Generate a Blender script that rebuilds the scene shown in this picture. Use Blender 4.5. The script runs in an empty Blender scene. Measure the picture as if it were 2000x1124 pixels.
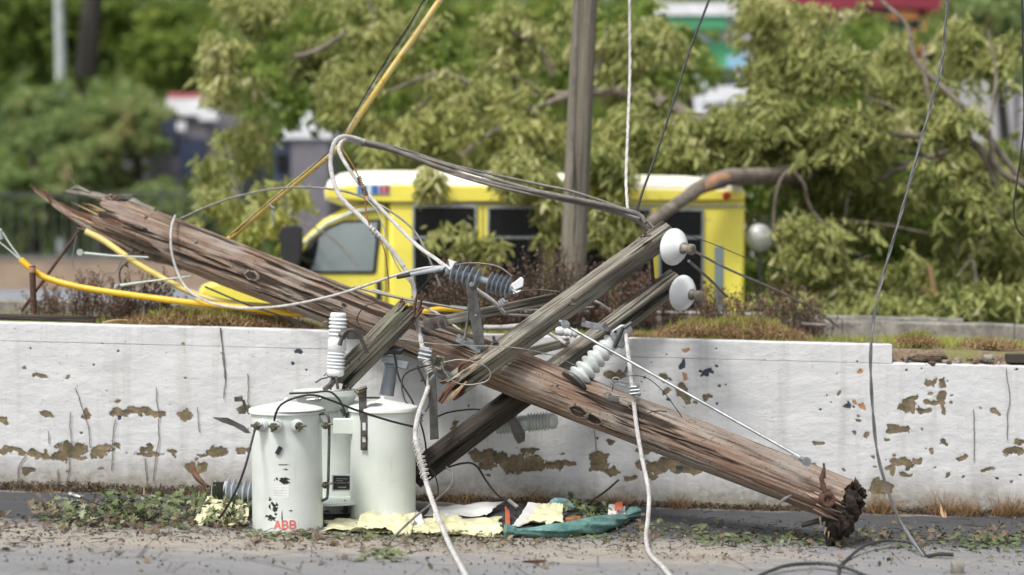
import bpy, math, random
import numpy as np
from mathutils import Vector, Matrix, Quaternion

# ------------------------------------------------------------------ camera, light, exposure
S = bpy.context.scene
COL = S.collection
FPX, HCAM, YH = 3240.0, 1.9, 527.0        # lens in photo pixels, camera height, horizon row
cam = bpy.data.cameras.new('camera'); co = bpy.data.objects.new('camera', cam); COL.objects.link(co)
S.camera = co
co.location = (0, 0, HCAM); co.rotation_euler = (math.radians(90), 0, 0)
cam.sensor_width = 36; cam.lens = FPX / 2000 * 36
cam.shift_y = -(562 - YH) / 2000
cam.clip_end = 500
cam.dof.use_dof = True; cam.dof.focus_distance = 12.95; cam.dof.aperture_fstop = 0.55

W = bpy.data.worlds.new('World'); S.world = W; W.use_nodes = True
nt = W.node_tree; bg = nt.nodes['Background']
sky = nt.nodes.new('ShaderNodeTexSky'); sky.sky_type = 'NISHITA'; sky.sun_disc = False
SUN_EL, SUN_AZ = 57, 216          # azimuth of the sun: behind the camera, a little to the left
sky.sun_elevation = math.radians(SUN_EL); sky.sun_rotation = math.radians(SUN_AZ)
sky.dust_density = 4.0; sky.air_density = 1.2
hs = nt.nodes.new('ShaderNodeHueSaturation'); hs.inputs['Saturation'].default_value = 0.24
nt.links.new(sky.outputs[0], hs.inputs['Color']); nt.links.new(hs.outputs[0], bg.inputs[0])
bg.inputs[1].default_value = 0.095
sl = bpy.data.lights.new('sun', 'SUN'); so = bpy.data.objects.new('sun', sl); COL.objects.link(so)
sl.energy = 1.5; sl.angle = math.radians(11); sl.color = (1.0, 0.96, 0.9)
a, e = math.radians(SUN_AZ), math.radians(SUN_EL)
sd = Vector((math.sin(a) * math.cos(e), math.cos(a) * math.cos(e), math.sin(e)))
so.rotation_euler = sd.to_track_quat('Z', 'Y').to_euler()
S.view_settings.view_transform = 'Standard'; S.view_settings.look = 'None'
S.view_settings.exposure = 0.95; S.view_settings.gamma = 1

rng = np.random.default_rng(7); random.seed(7)

# ------------------------------------------------------------------ helpers
def P(px, py, Z): return Vector(((px - 1000) * Z / FPX, Z, HCAM - (py - YH) * Z / FPX))
def groundz(x): return -0.092 - 0.0265 * x
def G(px, py, up=0.0):
    Z = 1.992 * FPX / ((py - YH) - .0265 * (px - 1000))
    p = P(px, py, Z); p.z = groundz(p.x) + up; return p
def bedz(x): return 1.325 - 0.0255 * x
def walltop(x): return 1.332 - 0.0255 * x

def _h(ix, iy, s):
    n = (ix.astype(np.int64) * 374761393 + iy.astype(np.int64) * 668265263 + s * 1442695041) & 0x7fffffff
    n = ((n ^ (n >> 13)) * 1274126177) & 0x7fffffff
    return ((n ^ (n >> 16)) & 0xffff) / 65535.0
def vn(x, y, s=0):
    x = np.asarray(x, float); y = np.asarray(y, float); x, y = np.broadcast_arrays(x, y)
    ix = np.floor(x); iy = np.floor(y); fx = x - ix; fy = y - iy
    fx = fx * fx * (3 - 2 * fx); fy = fy * fy * (3 - 2 * fy)
    a_ = _h(ix, iy, s); b_ = _h(ix + 1, iy, s); c_ = _h(ix, iy + 1, s); d_ = _h(ix + 1, iy + 1, s)
    return (a_ * (1 - fx) + b_ * fx) * (1 - fy) + (c_ * (1 - fx) + d_ * fx) * fy
def fbm(x, y, o=4, s=0):
    r = 0; am = .5; t = 0
    for i in range(o):
        r = r + am * vn(np.asarray(x) * 2 ** i, np.asarray(y) * 2 ** i, s + i * 17); t += am; am *= .5
    return r / t

def setp(o, label=None, cat=None, group=None, kind=None, category=None):
    cat = cat or category
    for k, v in (('label', label), ('category', cat), ('group', group), ('kind', kind)):
        if v: o[k] = v
    return o
def thing(name, label, cat, loc=(0, 0, 0), group=None):
    o = bpy.data.objects.new(name, None); COL.objects.link(o); o.location = loc; o.empty_display_size = .1
    return setp(o, label, cat, group)
def origin_of(p):
    v = Vector((0, 0, 0))
    while p is not None: v += p.location; p = p.parent
    return v

class MB:
    def __init__(s): s.v = []; s.f = []; s.uv = []; s.n = 0; s.mi = []
    def add(s, verts, faces, uvs=None, mi=0):
        verts = [tuple(v) for v in verts]
        s.v += verts
        for k, f in enumerate(faces):
            s.f.append(tuple(i + s.n for i in f)); s.mi.append(mi)
            s.uv += ([uvs[i] for i in f] if uvs is not None else [(0, 0)] * len(f))
        s.n += len(verts); return s
    def box(s, c, size, R=None, mi=0):
        c = Vector(c); hx, hy, hz = size[0] / 2, size[1] / 2, size[2] / 2
        R = R or Matrix.Identity(3)
        vs = [c + R @ Vector((x * hx, y * hy, z * hz)) for x in (-1, 1) for y in (-1, 1) for z in (-1, 1)]
        return s.add(vs, [(0, 1, 3, 2), (4, 6, 7, 5), (0, 4, 5, 1), (2, 3, 7, 6), (0, 2, 6, 4), (1, 5, 7, 3)], mi=mi)
    def grid(s, A, closed=False, caps=(False, False), uv=None, mi=0):
        nu, nv = A.shape[:2]
        vs = A.reshape(-1, 3).tolist(); fs = []
        m = nv if closed else nv - 1
        uvf = uv.reshape(-1, 2).tolist() if uv is not None else [(i / 10, j / 10) for i in range(nu) for j in range(nv)]
        fl = []
        for i in range(nu - 1):
            for j in range(m):
                k = (j + 1) % nv
                fs.append((i * nv + j, i * nv + k, (i + 1) * nv + k, (i + 1) * nv + j))
        if caps[0]: vs.append(A[0].mean(0).tolist()); uvf.append(uvf[0]); c = len(vs) - 1; fs += [(c, (j + 1) % nv, j) for j in range(nv)]
        if caps[1]: vs.append(A[-1].mean(0).tolist()); uvf.append(uvf[(nu - 1) * nv]); c = len(vs) - 1; b = (nu - 1) * nv; fs += [(c, b + j, b + (j + 1) % nv) for j in range(nv)]
        return s.add(vs, fs, uvf, mi)
    def tube(s, pts, r, n=10, caps=True, mi=0):
        pts = [Vector(p) for p in pts]; m = len(pts)
        rs = r if hasattr(r, '__len__') else [r] * m
        T = [(pts[min(i + 1, m - 1)] - pts[max(i - 1, 0)]).normalized() for i in range(m)]
        up = Vector((0, 0, 1)) if abs(T[0].z) < .9 else Vector((0, 1, 0))
        N = T[0].cross(up).normalized(); A = np.zeros((m, n, 3)); L = 0; uv = np.zeros((m, n, 2))
        for i in range(m):
            N = (N - T[i] * N.dot(T[i])).normalized(); B = T[i].cross(N)
            if i: L += (pts[i] - pts[i - 1]).length
            for j in range(n):
                t = 2 * math.pi * j / n
                A[i, j] = pts[i] + (N * math.cos(t) + B * math.sin(t)) * rs[i]
                uv[i, j] = (L, j / n * 6.28 * rs[i])
        return s.grid(A, True, (caps, caps), uv, mi)
    def lathe(s, p0, p1, prof, n=28, caps=True, mi=0):
        """prof: list of (distance from p0 as a fraction of the length, radius)"""
        p0 = Vector(p0); p1 = Vector(p1); ax = p1 - p0; d = ax.normalized()
        up = Vector((0, 0, 1)) if abs(d.z) < .9 else Vector((0, 1, 0))
        N = d.cross(up).normalized(); B = d.cross(N); A = np.zeros((len(prof), n, 3))
        for i, (t, r) in enumerate(prof):
            for j in range(n):
                q = 2 * math.pi * j / n; A[i, j] = p0 + ax * t + (N * math.cos(q) + B * math.sin(q)) * r
        return s.grid(A, True, (caps, caps), None, mi)
    def prism(s, poly, y0, y1, mi=0):
        """polygon of (x,z) pairs pushed along y"""
        n = len(poly); vs = [(x, y0, z) for x, z in poly] + [(x, y1, z) for x, z in poly]
        return s.add(vs, [tuple(range(n)), tuple(range(2 * n - 1, n - 1, -1))] + [(i, i + n, (i + 1) % n + n, (i + 1) % n) for i in range(n)], mi=mi)
    def build(s, name, m, parent=None, smooth=40, bevel=0, **kw):
        me = bpy.data.meshes.new(name); o = bpy.data.objects.new(name, me); COL.objects.link(o)
        V = np.array(s.v)
        if parent is not None: o.parent = parent; off = origin_of(parent)
        else:
            off = Vector((float(V[:, 0].mean()), float(V[:, 1].mean()), float(V[:, 2].min()))); o.location = off
        V = V - np.array(off)
        me.from_pydata(V.tolist(), [], s.f)
        ul = me.uv_layers.new(name='UVMap'); ul.data.foreach_set('uv', np.array(s.uv, float).ravel())
        for mm in (m if isinstance(m, (list, tuple)) else [m]): me.materials.append(mm)
        if isinstance(m, (list, tuple)): me.polygons.foreach_set('material_index', s.mi)
        if smooth:
            me.polygons.foreach_set('use_smooth', [True] * len(me.polygons)); me.set_sharp_from_angle(angle=math.radians(smooth))
        if bevel:
            b = o.modifiers.new('bevel', 'BEVEL'); b.width = bevel; b.segments = 2; b.limit_method = 'ANGLE'
        me.update(); return setp(o, **kw)

def raw(name, V, F, m, parent=None, attrs=None, smooth=False, uv=None, **kw):
    """big numpy mesh; F is (n,3) or (n,4)"""
    me = bpy.data.meshes.new(name); o = bpy.data.objects.new(name, me); COL.objects.link(o)
    V = np.asarray(V, float)
    if parent is not None: o.parent = parent; off = np.array(origin_of(parent))
    else: off = np.array([V[:, 0].mean(), V[:, 1].mean(), V[:, 2].min()]); o.location = off
    k = F.shape[1]
    me.vertices.add(len(V)); me.vertices.foreach_set('co', (V - off).ravel())
    me.loops.add(F.size); me.loops.foreach_set('vertex_index', F.ravel().astype(np.int32))
    me.polygons.add(len(F)); me.polygons.foreach_set('loop_start', np.arange(0, F.size, k, dtype=np.int32))
    me.polygons.foreach_set('loop_total', np.full(len(F), k, dtype=np.int32))
    me.update(calc_edges=True); me.validate()
    if smooth: me.polygons.foreach_set('use_smooth', [True] * len(F))
    for an, av in (attrs or {}).items():
        at = me.attributes.new(an, 'FLOAT', 'POINT'); at.data.foreach_set('value', np.asarray(av, np.float32).ravel())
    if uv is not None:
        ul = me.uv_layers.new(name='UVMap'); ul.data.foreach_set('uv', np.asarray(uv)[F.ravel()].ravel())
    me.materials.append(m); return setp(o, **kw)
def gridF(nu, nv, closed=False):
    i = np.arange(nu - 1)[:, None]; j = np.arange(nv if closed else nv - 1)[None, :]; k = (j + 1) % nv
    return np.stack([i * nv + j, i * nv + k, (i + 1) * nv + k, (i + 1) * nv + j], -1).reshape(-1, 4)

def smoothpts(pts, step=4):
    """Catmull-Rom through 3D points"""
    p = [Vector(q) for q in pts]; p = [p[0] * 2 - p[1]] + p + [p[-1] * 2 - p[-2]]; out = []
    for i in range(1, len(p) - 2):
        a_, b_, c_, d_ = p[i - 1], p[i], p[i + 1], p[i + 2]
        for k in range(step):
            t = k / step
            out.append(0.5 * ((2 * b_) + (c_ - a_) * t + (2 * a_ - 5 * b_ + 4 * c_ - d_) * t * t + (3 * b_ - 3 * c_ + d_ - a_) * t ** 3))
    out.append(p[-2]); return out
def px3(pts): return [P(*q) for q in pts]
def strands(mb, pts, R, k=3, pitch=.16, n=6, rs=None):
    """a rope of k strands wound round each other"""
    T = pts; L = 0; m = len(T); rs = rs or R * (.62 if k < 4 else .42)
    N = None; lines = [[] for _ in range(k)]
    for i in range(m):
        t = (T[min(i + 1, m - 1)] - T[max(i - 1, 0)]).normalized()
        if N is None: N = t.cross(Vector((0, 0, 1)) if abs(t.z) < .9 else Vector((0, 1, 0))).normalized()
        N = (N - t * N.dot(t)).normalized(); B = t.cross(N)
        if i: L += (T[i] - T[i - 1]).length
        for q in range(k):
            an = 2 * math.pi * (q / k + L / pitch); lines[q].append(T[i] + (N * math.cos(an) + B * math.sin(an)) * (R - rs * .8))
    for l in lines: mb.tube(l, rs, n)
def resample(pts, d):
    out = [pts[0]]; acc = 0
    for i in range(1, len(pts)):
        seg = pts[i] - pts[i - 1]; L = seg.length; k = max(1, int(L / d))
        for j in range(1, k + 1): out.append(pts[i - 1] + seg * (j / k))
    return out

# ------------------------------------------------------------------ materials
def newmat(name):
    m = bpy.data.materials.new(name); m.use_nodes = True; t = m.node_tree
    return m, t, t.nodes['Principled BSDF']
def nd(t, typ, **k):
    n = t.nodes.new('ShaderNode' + typ)
    for a_, b_ in k.items():
        if a_.startswith('_'): setattr(n, a_[1:], b_)
        else: n.inputs[a_.replace('__', ' ')].default_value = b_
    return n
def ramp(t, src, stops):
    r = t.nodes.new('ShaderNodeValToRGB'); t.links.new(src, r.inputs[0]); e = r.color_ramp.elements
    while len(e) < len(stops): e.new(.5)
    for x, (p, c) in zip(e, stops): x.position = p; x.color = (*c, 1) if len(c) == 3 else c
    return r.outputs[0]
def coords(t, scale=(1, 1, 1), src='Object'):
    tc = t.nodes.new('ShaderNodeTexCoord'); mp = t.nodes.new('ShaderNodeMapping'); mp.inputs['Scale'].default_value = scale
    t.links.new(tc.outputs[src], mp.inputs[0]); return mp.outputs[0]
def noise(t, vec, scale, detail=4, rough=.6, dist=0):
    n = nd(t, 'TexNoise', Scale=scale, Detail=detail, Roughness=rough, Distortion=dist); t.links.new(vec, n.inputs['Vector']); return n.outputs['Fac']
def mix(t, f, a_, b_, mode='MIX'):
    n = t.nodes.new('ShaderNodeMix'); n.data_type = 'RGBA'; n.blend_type = mode; n.clamp_factor = True
    for s_, v in ((n.inputs[0], f), (n.inputs[6], a_), (n.inputs[7], b_)):
        if isinstance(v, (int, float)): s_.default_value = v
        elif isinstance(v, tuple): s_.default_value = (*v, 1) if len(v) == 3 else v
        else: t.links.new(v, s_)
    return n.outputs[2]
def math_(t, op, a_, b_=0.0, c_=None):
    n = t.nodes.new('ShaderNodeMath'); n.operation = op
    for i, v in enumerate((a_, b_, c_)):
        if v is None: continue
        if isinstance(v, (int, float)): n.inputs[i].default_value = v
        else: t.links.new(v, n.inputs[i])
    return n.outputs[0]
def bumpn(t, b, h, strength=.4, dist=.01, prev=None):
    n = nd(t, 'Bump', Strength=strength, Distance=dist); t.links.new(h, n.inputs['Height'])
    if prev: t.links.new(prev, n.inputs['Normal'])
    if b: t.links.new(n.outputs[0], b.inputs['Normal'])
    return n.outputs[0]

def plain(name, c1, c2=None, scale=6, rough=.6, metal=0, bump=.15, bscale=60, bdist=.003, lo=.35, hi=.65, spec=.5, dirt=None, dirtlo=.58):
    m, t, b = newmat(name); v = coords(t)
    n = noise(t, v, scale)
    c2 = c2 or tuple(x * .75 for x in c1)
    col = ramp(t, n, [(lo, c2), (hi, c1)])
    if dirt:
        d = noise(t, v, scale * 2.7, 6, .7); col = mix(t, ramp(t, d, [(dirtlo, (0, 0, 0)), (dirtlo + .06, (1, 1, 1))]), col, dirt)
    t.links.new(col, b.inputs['Base Color'])
    b.inputs['Roughness'].default_value = rough; b.inputs['Metallic'].default_value = metal
    b.inputs['Specular IOR Level'].default_value = spec
    rr = noise(t, v, scale * 4, 3); t.links.new(math_(t, 'MULTIPLY_ADD', rr, .3, rough - .15), b.inputs['Roughness'])
    if bump: bumpn(t, b, noise(t, v, bscale, 5), bump, bdist)
    return m

def woodmat(name, light, mid, dark, red=None, grey=None, usc=1.6, vsc=70, rough=.85, redlo=.5, ckt=.36):
    m, t, b = newmat(name); v = coords(t, (usc, vsc, 1), 'UV'); v2 = coords(t, (usc * .7, vsc * .28, 1), 'UV'); v3 = coords(t, (1.3, 5, 1), 'UV')
    fine = noise(t, v, 1.0, 6, .65, .3); crack = noise(t, v2, 1.0, 5, .6, .6); big = noise(t, v3, 1.0, 4, .6)
    col = ramp(t, fine, [(.30, dark), (.48, mid), (.66, light)])
    if red: col = mix(t, ramp(t, big, [(redlo - .08, (0, 0, 0)), (redlo + .12, (.85,) * 3)]), col, mix(t, fine, tuple(x * .35 for x in red), red))
    if grey:
        g2 = noise(t, coords(t, (.9, 3, 1), 'UV'), 1.7, 4); col = mix(t, ramp(t, g2, [(.47, (0, 0, 0)), (.62, (.8,) * 3)]), col, mix(t, fine, tuple(x * .4 for x in grey), grey))
    ck = ramp(t, crack, [(ckt, (1, 1, 1)), (ckt + .05, (0, 0, 0))]); col = mix(t, ck, col, tuple(x * .12 for x in mid))
    ak = t.nodes.new('ShaderNodeAttribute'); ak.attribute_name = 'crack'; col = mix(t, math_(t, 'MULTIPLY', ak.outputs['Fac'], .9), col, tuple(x * .10 for x in mid))
    sp = noise(t, coords(t, (1, 1, 1)), 42, 3, .6); col = mix(t, ramp(t, sp, [(.63, (0, 0, 0)), (.69, (.85,) * 3)]), col, tuple(x * .2 for x in mid))
    t.links.new(col, b.inputs['Base Color']); b.inputs['Roughness'].default_value = rough; b.inputs['Specular IOR Level'].default_value = .25
    n1 = bumpn(t, None, fine, .8, .008); bumpn(t, b, math_(t, 'GREATER_THAN', crack, ckt + .04), .8, .012, n1)
    return m

def leafmat(name, c1, c2, c3, trans=.35, rough=.55):
    m, t, b = newmat(name)
    at = t.nodes.new('ShaderNodeAttribute'); at.attribute_name = 'tint'
    col = ramp(t, at.outputs['Fac'], [(0.05, c2), (.5, c1), (.82, c1), (.97, c3)])
    # paler underside
    ge = t.nodes.new('ShaderNodeNewGeometry'); col = mix(t, math_(t, 'MULTIPLY', ge.outputs['Backfacing'], .45), col, tuple(min(1, x * 1.3 + .02) for x in c1))
    t.links.new(col, b.inputs['Base Color']); b.inputs['Roughness'].default_value = rough; b.inputs['Specular IOR Level'].default_value = .35
    tr = t.nodes.new('ShaderNodeBsdfTranslucent'); t.links.new(col, tr.inputs[0])
    mx = t.nodes.new('ShaderNodeMixShader'); mx.inputs[0].default_value = trans
    t.links.new(b.outputs[0], mx.inputs[1]); t.links.new(tr.outputs[0], mx.inputs[2])
    t.links.new(mx.outputs[0], t.nodes['Material Output'].inputs[0]); return m

# painted concrete wall
def wallmat():
    m, t, b = newmat('peeling_white_paint'); v = coords(t); vs = coords(t, (1, 1, 4.0))
    def attr(n_):
        a_ = t.nodes.new('ShaderNodeAttribute'); a_.attribute_name = n_; return a_.outputs['Fac']
    nf = noise(t, v, 55, 6, .7); nm = noise(t, v, 14, 5, .65)
    base = ramp(t, noise(t, vs, 2.2, 5), [(.3, (.56, .565, .575)), (.7, (.665, .67, .675))])
    streak = noise(t, coords(t, (5, 1, .35)), 1.6, 5); base = mix(t, ramp(t, streak, [(.50, (0, 0, 0)), (.72, (.6,) * 3)]), base, (.46, .45, .42))
    gr = math_(t, 'MULTIPLY', attr('grime'), math_(t, 'MULTIPLY_ADD', nm, 1.6, .1)); base = mix(t, gr, base, (.20, .175, .13))
    speck = noise(t, v, 34, 2, .4); base = mix(t, ramp(t, speck, [(.735, (0, 0, 0)), (.755, (.8,) * 3)]), base, (.12, .11, .13))
    stain = noise(t, coords(t, (6, 1, .5)), 2.1, 6, .7); base = mix(t, ramp(t, stain, [(.60, (0, 0, 0)), (.72, (.5,) * 3)]), base, (.42, .34, .26))
    pe = math_(t, 'ADD', attr('peel'), math_(t, 'MULTIPLY_ADD', nf, .9, math_(t, 'MULTIPLY_ADD', nm, 1.3, -1.1)))
    pm = ramp(t, pe, [(.0, (0, 0, 0)), (.02, (1, 1, 1))])
    tan = ramp(t, noise(t, v, 9, 5, .7), [(.35, (.085, .075, .045)), (.5, (.17, .135, .08)), (.68, (.30, .22, .13))])
    bl = attr('blue'); tan = mix(t, ramp(t, bl, [(.3, (0, 0, 0)), (.5, (1, 1, 1))]), tan, (.04, .05, .085))
    og = attr('orange'); tan = mix(t, ramp(t, og, [(.3, (0, 0, 0)), (.5, (1, 1, 1))]), tan, (.42, .22, .10))
    edge = ramp(t, pe, [(-.0, (0, 0, 0)), (.06, (1, 1, 1)), (.16, (0, 0, 0))])
    tan = mix(t, math_(t, 'MULTIPLY', edge, .6), tan, (.05, .04, .03))
    col = mix(t, pm, base, tan); t.links.new(col, b.inputs['Base Color'])
    b.inputs['Roughness'].default_value = .62; b.inputs['Specular IOR Level'].default_value = .35
    cr = noise(t, coords(t, (1, 1, 1.9)), 11, 9, .68, .5)
    n1 = bumpn(t, None, cr, .42, .016); n2 = bumpn(t, None, noise(t, coords(t, (1, 1, 2)), 40, 6, .7), .5, .007, n1)
    bumpn(t, b, math_(t, 'MULTIPLY', pm, -1), 1, .006, n2)
    return m
# asphalt with dust
def roadmat():
    m, t, b = newmat('dusty_asphalt'); v = coords(t); vx = coords(t, (.45, 1, 1))
    at = t.nodes.new('ShaderNodeAttribute'); at.attribute_name = 'dust'
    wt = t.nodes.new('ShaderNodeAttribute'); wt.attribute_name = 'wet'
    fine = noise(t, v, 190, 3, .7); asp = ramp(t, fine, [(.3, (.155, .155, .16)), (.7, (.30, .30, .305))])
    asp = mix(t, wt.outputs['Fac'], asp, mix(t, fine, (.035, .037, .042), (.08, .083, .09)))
    du = ramp(t, noise(t, v, 60, 5, .7), [(.3, (.20, .175, .15)), (.5, (.34, .305, .26)), (.72, (.46, .42, .36))])
    f = math_(t, 'ADD', at.outputs['Fac'], math_(t, 'MULTIPLY_ADD', noise(t, vx, 7, 7, .72), 1.8, -.95))
    f = ramp(t, f, [(.35, (0, 0, 0)), (.75, (.95,) * 3)]); col = mix(t, f, asp, du)
    pt = noise(t, coords(t, (.5, 2.2, 1)), 1.3, 5, .6); col = mix(t, ramp(t, pt, [(.45, (0, 0, 0)), (.62, (.25,) * 3)]), col, (.10, .098, .095))
    vo = nd(t, 'TexVoronoi', Scale=1.7); vo.feature = 'DISTANCE_TO_EDGE'; t.links.new(coords(t, (1, 1, 1)), vo.inputs['Vector']); col = mix(t, ramp(t, math_(t, 'ADD', vo.outputs['Distance'], math_(t, 'MULTIPLY', fine, .02)), [(.012, (.7,) * 3), (.022, (0, 0, 0))]), col, (.05, .045, .04))
    sp = noise(t, v, 85, 2); col = mix(t, ramp(t, sp, [(.68, (0, 0, 0)), (.72, (.8,) * 3)]), col, (.05, .04, .03))
    sp2 = noise(t, v, 120, 2); col = mix(t, ramp(t, sp2, [(.70, (0, 0, 0)), (.74, (.6,) * 3)]), col, (.5, .46, .38))
    t.links.new(col, b.inputs['Base Color']); b.inputs['Roughness'].default_value = .8; b.inputs['Specular IOR Level'].default_value = .3
    bumpn(t, b, math_(t, 'ADD', fine, noise(t, v, 25, 4)), .5, .008); return m

M = {}
M['wall'] = wallmat(); M['road'] = roadmat()
M['pole'] = woodmat('weathered_pole_wood', (.36, .27, .205), (.17, .12, .09), (.04, .028, .022), red=(.27, .165, .12), grey=(.38, .34, .30), redlo=.55, vsc=46, ckt=.325)
M['polebutt'] = woodmat('grey_pole_butt_wood', (.50, .40, .32), (.27, .20, .155), (.08, .055, .04), red=(.36, .22, .15), grey=(.45, .40, .36))
M['arm'] = woodmat('silvered_crossarm_wood', (.37, .345, .285), (.145, .13, .105), (.014, .012, .010), grey=(.39, .375, .32), usc=.9, vsc=48)
M['armmid'] = woodmat('dark_silvered_stump_wood', (.31, .29, .235), (.10, .09, .072), (.010, .009, .008), grey=(.28, .29, .20), usc=1.2, vsc=52)
M['armdark'] = woodmat('dark_crossarm_wood', (.10, .085, .07), (.042, .034, .030), (.012, .010, .010), usc=1.2, vsc=80)
M['splinter'] = woodmat('raw_red_splintered_wood', (.27, .155, .10), (.11, .055, .038), (.025, .012, .010), usc=3, vsc=120)
M['splinter_pale'] = woodmat('pale_fresh_splinter', (.62, .47, .30), (.42, .27, .15), (.20, .10, .06), usc=3, vsc=120)
M['rot'] = plain('black_rotten_wood', (.05, .035, .022), (.008, .006, .005), 18, .95, bump=1, bscale=45, bdist=.02)
M['bgpole'] = woodmat('grey_standing_pole_wood', (.26, .24, .195), (.17, .155, .12), (.07, .065, .05), usc=.8, vsc=30)
def tankmat():
    m, t, b = newmat('pale_grey_green_tank_paint'); v = coords(t)
    col = ramp(t, noise(t, v, 2.5, 4), [(.35, (.58, .62, .59)), (.65, (.66, .70, .665))])
    st = noise(t, coords(t, (11, 11, .7)), 1.8, 5, .65); col = mix(t, ramp(t, st, [(.55, (0, 0, 0)), (.75, (.5,) * 3)]), col, (.47, .48, .43))
    sc_ = noise(t, coords(t, (3, 3, 26)), 2.2, 5, .7); col = mix(t, ramp(t, sc_, [(.66, (0, 0, 0)), (.70, (.45,) * 3)]), col, (.40, .41, .38))
    rs = noise(t, coords(t, (7, 7, 2.2)), 3, 7, .75); col = mix(t, ramp(t, rs, [(.675, (0, 0, 0)), (.71, (.8,) * 3)]), col, (.25, .17, .10))
    t.links.new(col, b.inputs['Base Color']); t.links.new(math_(t, 'MULTIPLY_ADD', st, .3, .28), b.inputs['Roughness']); b.inputs['Specular IOR Level'].default_value = .45
    bumpn(t, b, noise(t, v, 5, 3), .12, .02); return m
M['can'] = tankmat()
M['canwhite'] = plain('white_lid_paint', (.72, .75, .71), (.64, .67, .63), 5, .35, bump=.04, dirt=(.42, .42, .35), dirtlo=.66)
M['black'] = plain('black_rubber', (.018, .018, .02), None, 20, .55)
M['chip'] = plain('black_primer_chip', (.012, .012, .013), None, 20, .7)
M['steel'] = plain('galvanised_steel', (.42, .44, .45), (.24, .25, .26), 14, .48, .75, bump=.2, dirt=(.16, .14, .12), dirtlo=.62)
M['darksteel'] = plain('weathered_dark_steel', (.14, .135, .125), (.06, .058, .056), 12, .6, .4, bump=.3, bscale=80)
M['rust'] = plain('rusty_iron', (.12, .058, .038), (.05, .03, .022), 25, .9, .1, bump=.8, bscale=90)
M['brass'] = plain('dull_bronze_fitting', (.16, .15, .11), (.08, .075, .06), 20, .5, .7)
M['poly'] = plain('grey_polymer', (.27, .30, .34), (.20, .225, .26), 6, .5, bump=.05)
M['polypale'] = plain('pale_blue_grey_polymer', (.42, .46, .50), (.33, .36, .40), 6, .5, bump=.05)
M['porc'] = plain('grey_glazed_porcelain', (.58, .61, .60), (.47, .50, .49), 4, .16, bump=.03, dirt=(.25, .25, .22), dirtlo=.66)
M['porcwhite'] = plain('white_glazed_porcelain', (.76, .78, .78), (.66, .68, .69), 4, .15, bump=.02, dirt=(.45, .42, .36), dirtlo=.72)
M['porcdark'] = plain('shaded_grey_porcelain', (.40, .44, .42), (.32, .35, .34), 4, .2, bump=.03)
M['olive'] = plain('dark_olive_ribbed_glaze', (.075, .08, .06), None, 8, .4)
M['cable'] = plain('white_cable_jacket', (.56, .55, .535), (.38, .37, .36), 14, .55, bump=.3, dirt=(.22, .19, .16), dirtlo=.58)
M['cablegrey'] = plain('bare_grey_conductor', (.30, .295, .285), (.18, .175, .165), 9, .5, .45, bump=.2)
M['cabledark'] = plain('dark_taupe_cable_jacket', (.21, .19, .17), (.11, .10, .09), 9, .6, bump=.2)
M['cablemid'] = plain('weathered_grey_conductor', (.20, .20, .20), (.11, .11, .11), 9, .5, .4, bump=.2)
M['darkcoil'] = plain('dark_wet_cable', (.055, .055, .055), (.03, .03, .03), 9, .5)
M['neck'] = plain('grey_tied_insulator_neck', (.26, .24, .20), (.12, .10, .08), 25, .6, .2)
M['copper'] = plain('tarnished_copper_wire', (.35, .14, .07), (.15, .07, .05), 25, .5, .6)
M['yellow'] = plain('yellow_plastic_guard', (.80, .50, .02), (.68, .40, .02), 5, .4, bump=.05, dirt=(.45, .30, .12), dirtlo=.60)
M['yellowpale'] = plain('faded_yellow_plastic_guard', (.74, .62, .24), (.66, .52, .14), 4, .45, bump=.05, dirt=(.40, .33, .2), dirtlo=.66)
M['stick'] = plain('faded_yellow_fibreglass_rod', (.74, .54, .10), (.66, .55, .30), 5, .45, bump=.05, dirt=(.50, .30, .04), dirtlo=.55)
M['busyellow'] = plain('lemon_yellow_bus_paint', (.86, .76, .12), (.78, .68, .10), 1.2, .3, bump=0, dirt=(.62, .54, .14), dirtlo=.6)
M['buswhite'] = plain('white_bus_roof_paint', (.86, .84, .73), (.80, .77, .60), 2, .35, bump=0)
M['vine'] = plain('dead_vine_brown', (.16, .13, .10), (.07, .055, .045), 12, .9)
M['plant'] = leafmat('dry_burgundy_leaves', (.17, .10, .075), (.09, .085, .035), (.30, .20, .15), .3)
M['asphalt_far'] = plain('pale_blue_asphalt', (.22, .24, .27), (.17, .185, .21), 3, .8)
M['soil'] = plain('brown_soil', (.20, .145, .10), (.07, .05, .035), 14, .95, bump=1, bscale=50, bdist=.02)
M['kerb'] = plain('mossy_old_concrete', (.30, .285, .25), (.15, .14, .125), 7, .9, bump=.6, bscale=40, bdist=.01, dirt=(.10, .09, .08), dirtlo=.56)
M['grass'] = leafmat('yellow_green_grass', (.36, .40, .08), (.22, .27, .05), (.50, .46, .18), .4)
M['thatch'] = leafmat('dead_brown_thatch', (.34, .225, .115), (.15, .09, .05), (.55, .45, .25), .25, .8)
M['lawn'] = plain('far_ground', (.06, .08, .03), (.035, .045, .02), 2, .95)
M['bark'] = plain('grey_bark', (.235, .20, .165), (.11, .095, .075), 9, .9, bump=.8, bscale=30, bdist=.02)
M['barkdark'] = plain('dark_bark', (.05, .045, .035), None, 9, .95)
M['torn'] = plain('torn_orange_wood', (.38, .20, .11), (.2, .13, .09), 9, .9, bump=.6, bscale=30)
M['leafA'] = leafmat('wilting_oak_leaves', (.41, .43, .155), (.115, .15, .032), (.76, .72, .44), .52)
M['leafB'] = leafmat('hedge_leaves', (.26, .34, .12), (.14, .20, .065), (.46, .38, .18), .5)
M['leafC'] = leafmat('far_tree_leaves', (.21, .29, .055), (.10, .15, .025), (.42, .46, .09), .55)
M['litter'] = leafmat('litter_green_leaves', (.10, .135, .045), (.03, .04, .015), (.34, .37, .25), .15)
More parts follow.
